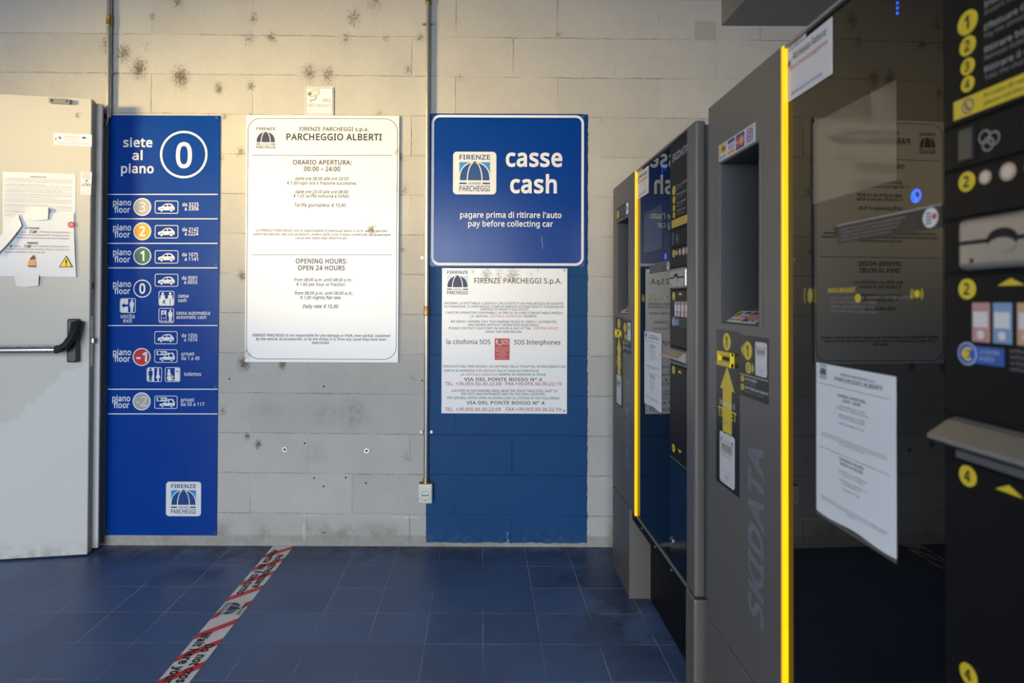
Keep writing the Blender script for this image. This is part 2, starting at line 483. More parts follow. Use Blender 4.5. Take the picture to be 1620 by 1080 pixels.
# ------------------------------------------------------------------ text
# drawn letter outlines: character, advance, then its closed contours
LETTERS = '''
! 137 83,102 54,102 41,363 96,363/37,27 39,43 46,54 56,60 68,62 80,60 90,54 97,43 100,27 97,12 90,1 80,-5 68,-7 56,-5 46,1 39,12
" 208 81,363 71,232 43,232 33,363/174,363 164,232 136,232 126,363
' 114 81,363 71,232 43,232 33,363
( 153 20,139 22,181 28,221 38,260 53,297 72,331 95,363 137,363 106,313 84,258 70,200 66,140 68,101 74,62 84,24 98,-12 115,-47 137,-80 95,-80 72,-49 53,-15 38,21 28,60 22,99
) 153 132,139 130,99 124,60 114,21 100,-15 81,-49 57,-80 16,-80 37,-47 55,-12 69,24 79,62 85,101 87,140 85,180 79,219 69,258 55,295 37,330 15,363 57,363 81,331 100,297 114,260 124,221 130,181
+ 291 163,197 265,197 265,161 163,161 163,56 127,56 127,161 25,161 25,197 127,197 127,303 163,303
, 136 98,53 86,15 70,-27 54,-66 21,-66 31,-24 40,20 46,59 94,59
- 164 20,116 20,156 143,156 143,116
. 136 37,27 39,43 46,54 56,60 68,62 80,60 90,54 97,43 100,27 97,12 90,1 80,-5 68,-7 56,-5 46,1 39,12
/ 189 184,363 49,0 5,0 140,363
0 291 266,182 264,140 259,103 251,71 238,45 222,23 201,8 175,-2 145,-5 119,-3 97,5 78,17 54,45 38,82 28,128 25,182 28,237 37,283 52,320 75,347 95,359 118,366 145,369 171,366 193,359 213,347 236,320 253,283 263,237/70,182 72,136 77,99 87,70 101,50 120,37 145,33 170,37 189,49 203,70 213,99 219,136 221,182 219,228 213,265 203,294 189,314 170,327 145,331 120,327 101,314 87,294 77,265 72,228
1 291 181,0 137,0 137,254 137,279 138,298 139,316 124,303 107,288 69,257 45,287 143,363 181,363
2 291 265,0 24,0 24,37 120,133 166,182 182,203 194,224 202,246 204,269 200,296 186,315 166,326 140,330 115,328 93,321 73,310 52,296 28,326 60,347 78,356 97,363 118,367 140,368 172,365 198,357 220,342 236,323 246,300 250,272 247,244 238,218 224,194 206,169 157,118 81,43 81,41 265,41
3 291 251,278 249,256 242,236 231,220 215,207 197,198 176,191 176,189 202,184 224,175 241,162 252,145 260,126 262,103 258,73 247,47 228,25 202,9 167,-2 123,-5 95,-4 70,-1 46,5 23,15 23,56 47,46 72,39 98,34 123,33 153,35 176,41 194,52 206,66 213,84 215,104 212,125 203,141 189,153 168,162 143,167 113,168 78,168 78,207 114,207 141,209 164,215 182,226 195,239 202,256 205,275 201,299 187,316 166,327 139,331 120,330 104,327 75,316 47,300 25,331 47,345 73,357 104,366 138,368 173,365 201,357 223,343 238,324 248,303
4 291 281,82 228,82 228,0 185,0 185,82 11,82 11,121 182,365 228,365 228,123 281,123/185,237 185,261 186,282 186,300 187,317 185,317 175,297 163,278 54,123 185,123
5 291 140,223 175,220 205,210 229,195 247,174 258,147 262,116 258,81 246,51 226,27 199,9 166,-1 126,-5 99,-4 74,0 51,6 32,15 32,57 52,47 77,39 102,35 127,33 152,35 174,41 192,52 205,67 213,87 216,111 214,133 206,152 194,166 177,177 154,183 125,185 93,183 63,178 41,192 54,363 237,363 237,323 93,323 84,217 107,221
6 291 28,155 29,186 32,217 38,247 47,275 60,301 77,323 98,342 124,356 156,365 194,368 218,367 239,364 239,326 218,330 195,332 163,329 137,320 116,306 100,288 88,266 80,241 75,214 73,185 76,185 84,196 95,207 108,215 123,222 141,226 162,227 191,224 217,214 238,199 254,177 264,150 267,117 264,82 253,52 236,28 213,10 185,-1 152,-5 127,-3 103,5 82,17 64,34 49,57 37,84 30,117/151,33 171,35 188,42 203,53 214,69 221,91 223,117 218,148 205,172 192,183 174,190 153,192 130,190 111,182 95,171 83,157 76,142 73,126 74,109 78,93 84,77 93,63 104,50 117,41 133,35
7 291 69,0 218,323 22,323 22,363 266,363 266,329 119,0
8 291 145,368 175,366 201,358 223,346 240,329 250,308 254,281 252,261 244,243 233,228 219,214 203,203 185,192 206,181 225,168 242,154 255,137 263,117 266,94 262,66 251,41 233,22 209,7 180,-2 147,-5 110,-2 80,7 56,21 39,40 28,64 25,93 28,116 35,136 48,153 63,167 81,180 100,190 83,201 68,213 55,227 45,243 39,261 37,282 40,308 51,329 68,346 90,358 116,366/69,92 73,68 88,48 111,35 145,31 178,35 202,48 217,68 222,94 219,110 212,125 201,138 186,149 167,159 145,168 137,171 117,161 100,151 86,139 77,125 71,110/144,332 119,329 98,319 85,302 80,280 83,263 89,248 100,236 113,227 147,210 179,226 191,236 201,249 207,263 210,280 205,302 192,319 171,329
9 291 265,208 263,177 260,146 254,116 245,88 232,63 216,40 194,21 168,7 136,-2 98,-5 74,-4 52,0 52,38 73,33 97,32 129,34 155,43 176,57 192,75 204,97 212,122 217,149 219,178 216,178 208,167 197,157 184,148 169,141 151,137 130,136 101,139 75,149 54,165 38,186 29,213 25,246 29,281 40,311 57,336 80,354 109,365 141,368 166,366 190,358 211,346 229,329 244,306 255,279 262,246/141,331 122,328 104,321 90,310 79,293 72,272 70,246 74,215 87,191 100,180 118,173 139,171 162,173 182,181 197,192 209,206 217,222 219,238 218,254 214,270 208,286 200,301 189,313 176,323 160,329
: 136 37,27 39,43 46,54 56,60 68,62 80,60 90,54 97,43 100,27 97,12 90,1 80,-5 68,-7 56,-5 46,1 39,12/37,245 39,262 46,272 56,278 68,280 80,278 90,272 97,262 100,245 97,229 90,219 80,213 68,211 56,213 46,219 39,229
? 221 71,116 72,134 75,149 80,163 88,176 99,189 114,202 145,230 154,242 160,252 164,264 165,278 161,300 149,316 130,326 103,329 80,328 59,323 22,308 6,343 28,353 51,361 77,367 106,368 136,366 161,358 181,344 196,327 205,305 208,279 206,258 200,240 191,225 179,211 148,182 122,157 114,147 110,136 107,111 107,102 71,102/60,27 62,43 68,54 79,60 91,62 103,60 113,54 120,43 122,27 120,12 113,1 103,-5 91,-7 79,-5 68,1 62,12
A 325 277,0 234,112 90,112 46,0 0,0 142,365 183,365 325,0/179,263 174,278 167,300 162,317 156,297 151,278 146,263 105,153 220,153
B 331 153,363 195,361 229,354 256,343 276,326 287,303 291,273 289,253 283,235 273,220 260,208 242,199 222,193 222,190 244,185 263,177 280,165 293,150 301,129 303,103 299,73 288,47 269,27 244,12 213,3 177,0 49,0 49,363/162,209 202,212 226,224 239,242 244,268 241,286 234,301 223,311 195,321 155,324 95,324 95,209/95,170 95,39 168,39 197,41 220,47 236,57 250,79 254,107 252,125 246,140 235,153 218,163 195,168 165,170
C 322 205,328 177,326 153,318 131,306 113,289 99,268 88,243 82,214 79,182 83,140 93,104 111,75 135,53 166,40 205,35 228,36 250,39 291,49 291,10 271,3 250,-2 226,-4 198,-5 163,-3 132,5 105,18 83,35 64,57 50,83 36,129 31,182 34,222 42,257 57,289 76,316 101,338 131,355 166,365 206,368 233,367 259,363 284,356 306,347 287,308 250,322 228,327
D 371 340,185 338,147 330,113 318,83 300,58 279,37 253,21 223,9 189,2 151,0 49,0 49,363 161,363 196,361 228,354 256,343 281,327 302,307 318,283 331,255 338,222/292,184 288,228 276,263 256,290 229,309 195,320 155,324 95,324 95,39 144,39 190,43 226,55 255,76 276,104 288,140
E 283 252,0 49,0 49,363 252,363 252,323 95,323 95,210 243,210 243,170 95,170 95,40 252,40
F 264 95,0 49,0 49,363 252,363 252,323 95,323 95,194 243,194 243,154 95,154
G 370 207,192 333,192 333,14 303,5 273,-1 241,-4 205,-5 169,-3 138,5 110,18 86,35 67,56 51,82 36,128 31,182 34,218 41,251 53,280 71,306 92,328 118,345 148,358 182,366 219,368 249,367 277,363 303,356 328,347 310,307 290,315 267,322 242,327 217,328 177,324 142,310 115,289 95,260 83,224 79,182 82,141 93,105 111,75 137,53 172,39 216,35 256,37 287,43 287,151 207,151
H 377 327,0 281,0 281,169 95,169 95,0 49,0 49,363 95,363 95,210 281,210 281,363 327,363
I 172 152,0 20,0 20,26 63,36 63,327 20,337 20,363 152,363 152,337 109,327 109,36 152,26
J 139 -2,-97 -23,-95 -40,-90 -40,-51 -22,-55 -3,-56 9,-55 21,-51 31,-44 40,-34 45,-18 47,2 47,363 93,363 93,6 90,-26 81,-52 67,-72 48,-86 25,-94
K 315 315,0 261,0 132,173 95,141 95,0 49,0 49,363 95,363 95,184 126,219 158,253 256,363 309,363 165,205
L 267 49,0 49,363 95,363 95,41 254,41 254,0
M 461 210,0 90,318 88,318 90,293 91,258 92,220 92,0 49,0 49,363 117,363 229,66 231,66 345,363 412,363 412,0 367,0 367,223 367,259 369,292 370,318 368,318 247,0
N 387 337,0 284,0 90,302 88,302 89,274 91,240 92,203 92,0 49,0 49,363 102,363 296,63 298,63 297,87 295,123 295,158 295,363 337,363
O 397 366,182 364,142 356,106 342,74 324,46 300,24 271,8 238,-2 199,-5 159,-2 125,8 96,25 72,47 54,74 41,106 34,142 31,183 36,235 49,280 64,306 82,328 105,345 132,358 164,366 199,369 234,366 264,359 291,346 314,328 332,306 347,281 362,235/79,182 83,140 92,103 108,74 132,52 162,39 199,35 236,39 266,52 289,74 305,103 315,140 318,182 315,225 305,260 289,290 267,311 237,324 199,329 162,324 132,311 108,290 92,261 83,225
P 308 145,363 189,360 223,351 249,335 267,314 278,288 282,256 280,234 274,213 265,194 250,177 231,162 206,151 174,144 137,141 95,141 95,0 49,0 49,363/141,324 95,324 95,181 132,181 163,182 189,188 209,198 223,212 232,230 235,254 232,276 225,293 212,307 194,316 171,322
Q 397 366,182 363,140 354,102 340,68 319,41 293,19 260,4 347,-86 282,-86 212,-5 205,-5 199,-5 159,-2 125,8 96,25 72,47 54,74 41,106 34,142 31,183 36,235 49,280 64,306 82,328 105,345 132,358 164,366 199,369 234,366 264,359 291,346 314,328 332,306 347,281 362,235/79,182 83,140 92,103 108,74 132,52 162,39 199,35 236,39 266,52 289,74 305,103 315,140 318,182 315,225 305,260 289,290 267,311 237,324 199,329 162,324 132,311 108,290 92,261 83,225
R 316 150,363 191,360 224,352 250,337 268,317 278,292 282,260 279,233 271,212 259,194 244,181 227,171 209,163 309,0 255,0 167,150 95,150 95,0 49,0 49,363/147,324 95,324 95,189 150,189 176,191 198,197 214,206 225,220 232,237 235,258 232,279 225,296 213,308 196,317 174,322
S 279 255,97 251,67 240,42 220,22 195,7 163,-2 126,-5 87,-3 53,3 26,12 26,56 46,48 71,41 99,36 128,35 152,36 173,42 189,50 200,62 207,76 210,93 208,110 202,123 192,135 176,146 154,156 124,168 83,186 67,197 54,209 44,223 36,238 32,256 31,276 34,303 45,325 63,344 86,357 114,366 147,368 175,367 201,363 225,356 247,348 232,309 192,323 169,327 145,328 125,326 107,322 94,314 84,303 79,290 77,275 79,258 84,245 94,233 109,223 130,213 156,202 186,190 210,177 230,162 244,144 253,123
T 283 164,0 119,0 119,323 5,323 5,363 277,363 277,323 164,323
U 372 326,128 322,92 310,60 291,33 264,12 228,-1 184,-5 143,-1 108,11 81,32 61,59 50,91 46,129 46,363 92,363 92,128 94,100 102,77 115,59 134,45 158,37 187,35 217,38 240,47 258,61 271,80 278,102 280,128 280,363 326,363
V 305 305,363 176,0 130,0 0,363 48,363 130,130 139,102 147,76 153,51 158,76 166,102 176,131 257,363
W 473 467,363 370,0 324,0 253,238 247,260 241,281 237,299 235,310 233,299 229,281 224,260 217,237 149,0 102,0 6,363 54,363 110,141 116,118 121,96 125,75 128,55 131,76 135,98 141,121 147,144 211,363 258,363 325,142 332,119 337,96 342,74 345,55 349,82 355,111 363,142 419,363
X 298 296,0 244,0 148,158 50,0 2,0 123,189 10,363 61,363 150,221 239,363 287,363 175,190
Y 288 144,185 239,363 288,363 167,141 167,0 121,0 121,139 0,363 50,363
Z 291 271,0 19,0 19,35 211,323 25,323 25,363 266,363 266,329 75,41 271,41
a 285 147,277 177,275 201,268 220,255 234,238 242,215 244,186 244,0 212,0 203,39 201,39 189,25 177,14 163,5 148,-1 131,-4 109,-5 86,-3 65,4 48,15 35,30 26,51 23,76 27,101 38,122 55,139 81,151 114,159 154,163 200,164 200,181 197,209 186,228 168,238 144,241 123,240 103,235 67,220 53,254 73,263 96,270 121,276/160,132 117,127 89,115 75,98 70,75 73,55 84,42 100,34 120,31 151,36 177,50 190,65 197,85 200,109 200,133
b 313 88,293 87,260 85,237 88,237 102,252 120,266 143,274 172,277 204,273 231,262 254,242 271,214 281,179 285,136 281,93 271,58 254,30 231,11 204,-1 172,-5 143,-2 120,7 102,19 88,35 84,35 75,0 43,0 43,387 88,387/165,240 139,237 119,229 105,215 95,196 90,170 88,138 88,136 92,91 105,59 119,44 139,35 166,32 188,35 206,44 221,59 231,80 237,106 239,137 237,168 231,194 221,214 206,229 188,237
c 244 153,-5 118,-1 88,10 63,28 44,55 32,91 28,135 32,180 45,217 65,244 90,263 121,274 156,278 176,277 196,273 213,269 227,263 214,226 185,235 155,239 130,236 109,227 94,212 83,192 76,167 74,135 76,105 83,80 94,60 109,45 128,37 152,34 173,35 192,38 223,49 223,10 208,3 193,-1 174,-4
d 313 140,-5 108,-1 81,11 59,30 42,58 31,93 28,136 31,179 42,214 59,242 82,262 109,274 140,278 160,276 178,272 192,266 205,258 216,248 225,238 228,238 226,257 225,278 225,387 270,387 270,0 234,0 227,37 225,37 216,25 205,16 192,7 177,1 160,-4/147,32 173,35 193,43 208,56 221,85 225,127 225,135 221,180 209,213 194,229 174,238 147,241 124,237 106,228 92,212 79,178 74,135 79,91 92,59 106,44 125,35
e 287 149,278 181,274 209,263 231,244 247,220 258,189 261,155 261,128 74,128 77,99 85,76 98,57 115,44 136,36 161,33 186,34 207,38 249,52 249,13 228,5 208,-1 185,-4 159,-5 123,-1 91,11 64,30 45,58 32,93 28,134 32,176 43,211 61,239 85,260 115,273/148,241 128,239 111,232 97,221 83,196 75,163 214,163 212,185 207,204 198,219 185,231 169,239
f 175 169,238 100,238 100,0 55,0 55,238 8,238 8,259 55,274 55,290 58,322 66,347 79,366 96,379 118,387 144,389 174,386 197,380 185,345 166,350 144,353 125,349 111,338 103,318 100,290 100,273 169,273
g 313 140,278 166,275 188,268 209,255 225,237 228,237 234,273 270,273 270,-5 266,-40 256,-69 240,-92 216,-109 186,-119 148,-122 119,-121 93,-118 70,-112 49,-105 49,-64 70,-73 95,-79 121,-84 150,-85 172,-83 190,-76 205,-64 216,-49 223,-30 225,-8 225,3 226,20 227,36 225,36 209,18 190,5 167,-3 140,-5 108,-1 80,11 58,32 41,60 31,95 28,136 31,176 41,211 58,239 80,261 107,273/146,240 125,237 107,228 93,213 83,192 76,166 74,135 76,104 83,79 93,58 107,43 125,35 147,32 166,33 183,37 196,44 207,54 215,67 221,83 225,102 226,125 226,136 224,169 217,196 207,216 191,229 171,237
h 314 88,273 87,253 85,235 89,235 98,248 110,258 124,267 140,272 156,276 173,277 204,275 229,267 248,254 262,235 270,209 273,178 273,0 229,0 229,174 225,203 214,224 195,236 168,240 141,237 120,229 105,215 95,195 90,170 88,141 88,0 43,0 43,387 88,387
i 131 88,273 88,0 43,0 43,273/66,375 76,373 84,368 90,359 92,346 90,334 84,325 76,320 66,318 56,320 47,325 42,334 40,346 42,359 47,368 56,373
j 131 11,-122 -11,-120 -28,-116 -28,-80 -12,-83 6,-85 20,-83 33,-76 41,-63 43,-42 43,273 88,273 88,-41 86,-64 80,-84 70,-101 55,-112 36,-120/40,346 42,359 47,368 56,373 66,375 76,373 84,368 90,359 92,346 90,334 84,325 76,320 66,318 56,320 47,325 42,334
k 272 88,185 87,163 85,140 88,140 97,152 109,168 120,181 207,273 259,273 149,156 267,0 213,0 119,127 88,100 88,0 43,0 43,387 88,387
l 131 88,0 43,0 43,387 88,387
m 476 342,278 371,275 394,267 412,254 424,235 432,210 434,178 434,0 390,0 390,176 387,204 377,224 359,236 335,240 311,238 292,230 278,217 265,189 261,151 261,0 217,0 217,176 215,195 211,211 203,224 192,233 178,238 161,240 136,237 118,229 104,215 95,195 90,171 88,141 88,0 43,0 43,273 79,273 86,236 89,236 98,249 110,259 123,267 137,273 153,277 169,278 198,275 222,267 240,252 252,232 255,232 271,252 292,267 317,275
n 314 174,278 204,275 229,267 248,254 262,235 270,210 273,178 273,0 229,0 229,174 225,203 214,224 195,236 168,240 141,237 120,229 105,215 92,184 88,141 88,0 43,0 43,273 79,273 86,236 89,236 99,249 111,259 125,267 141,273 157,277
o 308 280,137 278,105 271,77 261,52 246,32 228,16 206,4 181,-3 153,-5 127,-3 103,4 82,16 64,32 49,52 37,77 30,105 28,137 32,179 43,213 62,241 87,261 118,274 155,278 190,274 220,261 245,241 264,213 276,179/74,137 76,107 83,81 93,60 109,45 129,35 154,32 179,35 199,45 215,60 226,81 232,107 234,137 232,167 225,192 214,213 199,228 179,237 154,240 128,237 108,228 93,213 83,192 76,167
p 313 173,278 204,274 231,262 254,243 271,215 281,180 285,137 281,94 271,59 254,31 232,11 204,-1 172,-5 153,-4 135,1 120,7 108,15 88,35 85,35 87,13 88,-10 88,-122 43,-122 43,273 80,273 86,236 88,236 97,247 108,257 120,266 135,272 153,276/165,240 140,238 121,230 106,217 96,198 90,175 88,145 88,137 90,106 95,80 105,59 119,44 139,35 166,32 189,35 207,46 221,62 231,83 237,109 239,137 234,179 221,212 206,228 188,237
q 313 225,-6 225,16 227,37 224,37 210,21 192,7 168,-2 139,-5 108,-1 81,11 59,30 42,58 31,93 28,136 32,179 42,214 59,242 82,262 109,274 140,278 170,275 193,266 211,252 225,236 227,236 234,273 270,273 270,-122 225,-122/148,32 173,35 193,42 207,55 217,74 223,97 225,126 225,135 221,181 208,214 194,229 173,238 147,241 124,237 106,228 92,212 79,178 74,135 79,92 92,59 106,44 125,35
r 210 170,278 187,277 202,275 197,234 182,236 167,237 152,235 137,230 124,223 112,212 102,199 94,183 90,165 88,145 88,0 43,0 43,273 80,273 85,223 87,223 97,237 108,251 121,262 136,270 152,276
s 244 221,75 217,51 208,31 192,15 170,4 143,-3 112,-5 85,-4 63,-1 43,5 26,12 26,53 66,38 89,33 113,31 142,34 162,42 174,55 178,71 176,81 172,90 164,98 152,106 110,124 65,144 48,156 36,169 28,185 26,206 29,227 38,245 54,259 87,273 128,278 152,277 175,273 196,267 215,259 200,224 164,236 145,240 125,241 101,239 83,232 72,222 69,208 70,198 75,189 84,181 97,174 139,156 183,136 199,125 211,112 218,95
t 184 134,32 155,33 172,37 172,3 152,-3 127,-5 106,-3 87,2 71,12 58,28 50,50 47,79 47,238 8,238 8,259 47,277 65,335 92,335 92,273 170,273 170,238 92,238 92,80 95,59 104,43 117,35
u 314 271,273 271,0 235,0 228,36 226,36 216,23 203,13 189,5 173,-1 157,-4 139,-5 109,-2 85,5 65,19 51,38 43,63 40,94 40,273 85,273 85,97 89,69 100,48 119,36 146,32 173,35 194,43 209,58 219,77 225,102 226,131 226,273
v 258 103,0 0,273 48,273 106,112 114,87 123,61 128,40 130,40 136,61 144,88 153,112 211,273 258,273 155,0
w 400 219,154 213,175 208,195 203,213 200,226 198,226 196,213 192,195 186,175 180,154 131,1 80,1 6,273 52,273 90,128 97,98 104,69 107,46 109,46 113,62 117,81 122,101 128,120 176,273 225,273 272,120 279,95 286,69 290,47 292,47 296,68 302,97 310,128 348,273 394,273 318,1 266,1
x 269 108,139 14,273 65,273 135,170 205,273 255,273 161,139 260,0 209,0 135,109 60,0 9,0
y 259 1,273 48,273 107,118 117,91 125,66 130,43 132,43 142,77 156,118 211,273 259,273 142,-38 131,-61 119,-82 105,-99 88,-112 67,-119 43,-122 21,-121 6,-118 6,-82 19,-84 36,-85 50,-84 63,-80 73,-72 82,-63 90,-51 96,-37 110,-1
z 239 219,0 20,0 20,30 166,238 28,238 28,273 216,273 216,239 71,35 219,35
è 287 149,278 181,274 209,263 231,244 247,220 258,189 261,155 261,128 74,128 77,99 85,76 98,57 115,44 136,36 161,33 186,34 207,38 249,52 249,13 228,5 208,-1 185,-4 159,-5 123,-1 91,11 64,30 45,58 32,93 28,134 32,176 43,211 61,239 85,260 115,273/148,241 128,239 111,232 97,221 83,196 75,163 214,163 212,185 207,204 198,219 185,231 169,239/132,390 146,365 164,337 181,314 181,308 151,308 132,325 111,346 92,367 79,385 79,390
À 325 277,0 234,112 90,112 46,0 0,0 142,365 183,365 325,0/179,263 174,278 167,300 162,317 156,297 151,278 146,263 105,153 220,153/149,480 163,455 181,428 198,405 198,399 168,399 149,416 127,437 109,458 96,475 96,480
È 283 252,0 49,0 49,363 252,363 252,323 95,323 95,210 243,210 243,170 95,170 95,40 252,40/142,480 156,455 174,428 191,405 191,399 161,399 142,416 121,437 102,458 89,475 89,480
É 283 252,0 49,0 49,363 252,363 252,323 95,323 95,210 243,210 243,170 95,170 95,40 252,40/230,475 217,458 198,437 177,416 158,399 128,399 128,405 145,428 162,455 177,480 230,480
à 285 147,277 177,275 201,268 220,255 234,238 242,215 244,186 244,0 212,0 203,39 201,39 189,25 177,14 163,5 148,-1 131,-4 109,-5 86,-3 65,4 48,15 35,30 26,51 23,76 27,101 38,122 55,139 81,151 114,159 154,163 200,164 200,181 197,209 186,228 168,238 144,241 123,240 103,235 67,220 53,254 73,263 96,270 121,276/160,132 117,127 89,115 75,98 70,75 73,55 84,42 100,34 120,31 151,36 177,50 190,65 197,85 200,109 200,133/130,390 144,365 162,337 179,314 179,308 149,308 130,325 109,346 90,367 77,385 77,390
€ 291 193,368 218,366 241,362 263,355 284,344 266,308 232,322 213,327 193,329 175,327 159,323 144,315 131,305 120,291 110,274 103,254 97,231 221,231 221,198 94,198 93,189 93,179 93,169 94,158 206,158 206,125 98,125 105,99 116,76 131,58 150,45 172,37 197,35 217,36 237,39 273,51 273,11 238,0 218,-4 195,-5 157,-1 125,11 98,30 78,56 63,88 52,125 12,125 12,158 48,158 48,168 48,179 48,190 48,198 12,198 12,231 52,231 61,270 76,304 97,331 124,351 156,364
– 254 20,116 20,156 234,156 234,116
° 218 109,212 86,215 66,222 50,234 38,250 31,268 28,290 30,312 38,331 50,347 66,358 86,366 109,368 131,366 151,358 167,347 180,331 187,312 190,290 187,268 180,250 167,234 151,222 131,215/109,242 131,245 145,255 154,271 157,290 154,310 145,326 130,336 109,339 88,336 73,326 64,310 61,290 64,271 73,255 88,245
'''
OUT = {' ': (132, [])}
for ln in LETTERS.strip().split('\n'):
    ch, adv, rest = ln.split(' ', 2)
    OUT[ch] = (int(adv), [[tuple(int(k) / 500 for k in p.split(',')) for p in r.split(' ')] for r in rest.split('/')])
_cache = {}
CAPH = 0.727


def swell(r, d, sgn):
    # move a closed contour outwards by d to make a bolder letter
    out, n = [], len(r)
    for i in range(n):
        p0, p, p1 = r[i - 1], r[i], r[(i + 1) % n]
        ns = []
        for a, b in ((p0, p), (p, p1)):
            l = math.hypot(b[0] - a[0], b[1] - a[1]) or 1
            ns.append(((b[1] - a[1]) / l, -(b[0] - a[0]) / l))
        mx, my = ns[0][0] + ns[1][0], ns[0][1] + ns[1][1]
        k = 2 / max(mx * mx + my * my, 1.1)
        out.append((p[0] + sgn * mx * k * d, p[1] + sgn * my * k * d))
    return out


def glyph(ch, bold):
    key = (ch, bold)
    if key not in _cache:
        big = max(OUT[ch][1], key=lambda r: max(p[0] for p in r) - min(p[0] for p in r))
        sgn = 1 if sum(big[i - 1][0] * big[i][1] - big[i][0] * big[i - 1][1] for i in range(len(big))) > 0 else -1
        loops = [swell(r, bold, sgn) for r in OUT[ch][1]]
        vs, es = [], []
        for r in loops:
            o = len(vs)
            vs += [Vector(p) for p in r]
            es += [(o + i, o + (i + 1) % len(r)) for i in range(len(r))]
        vo, _, fo = delaunay_2d_cdt(vs, es, [], 1, 1e-5)[:3]
        keep = []
        for f in fo:
            x = sum(vo[i][0] for i in f) / len(f)
            y = sum(vo[i][1] for i in f) / len(f)
            odd = False
            for r in loops:
                for i in range(len(r)):
                    (xa, ya), (xb, yb) = r[i - 1], r[i]
                    if (ya > y) != (yb > y) and x < (xb - xa) * (y - ya) / (yb - ya) + xa:
                        odd = not odd
            if odd:
                keep.append(tuple(f))
        _cache[key] = ([(v[0], v[1]) for v in vo], keep)
    return _cache[key]


def glyphs(s, bold, res):
    vs, fs, x = [], [], 0.0
    for ch in s:
        if OUT[ch][1]:
            gv, gf = glyph(ch, bold)
            o = len(vs)
            vs += [(a + x, b) for a, b in gv]
            fs += [tuple(i + o for i in f) for f in gf]
        x += OUT[ch][0] / 500 + bold * 1.3
    return vs, fs


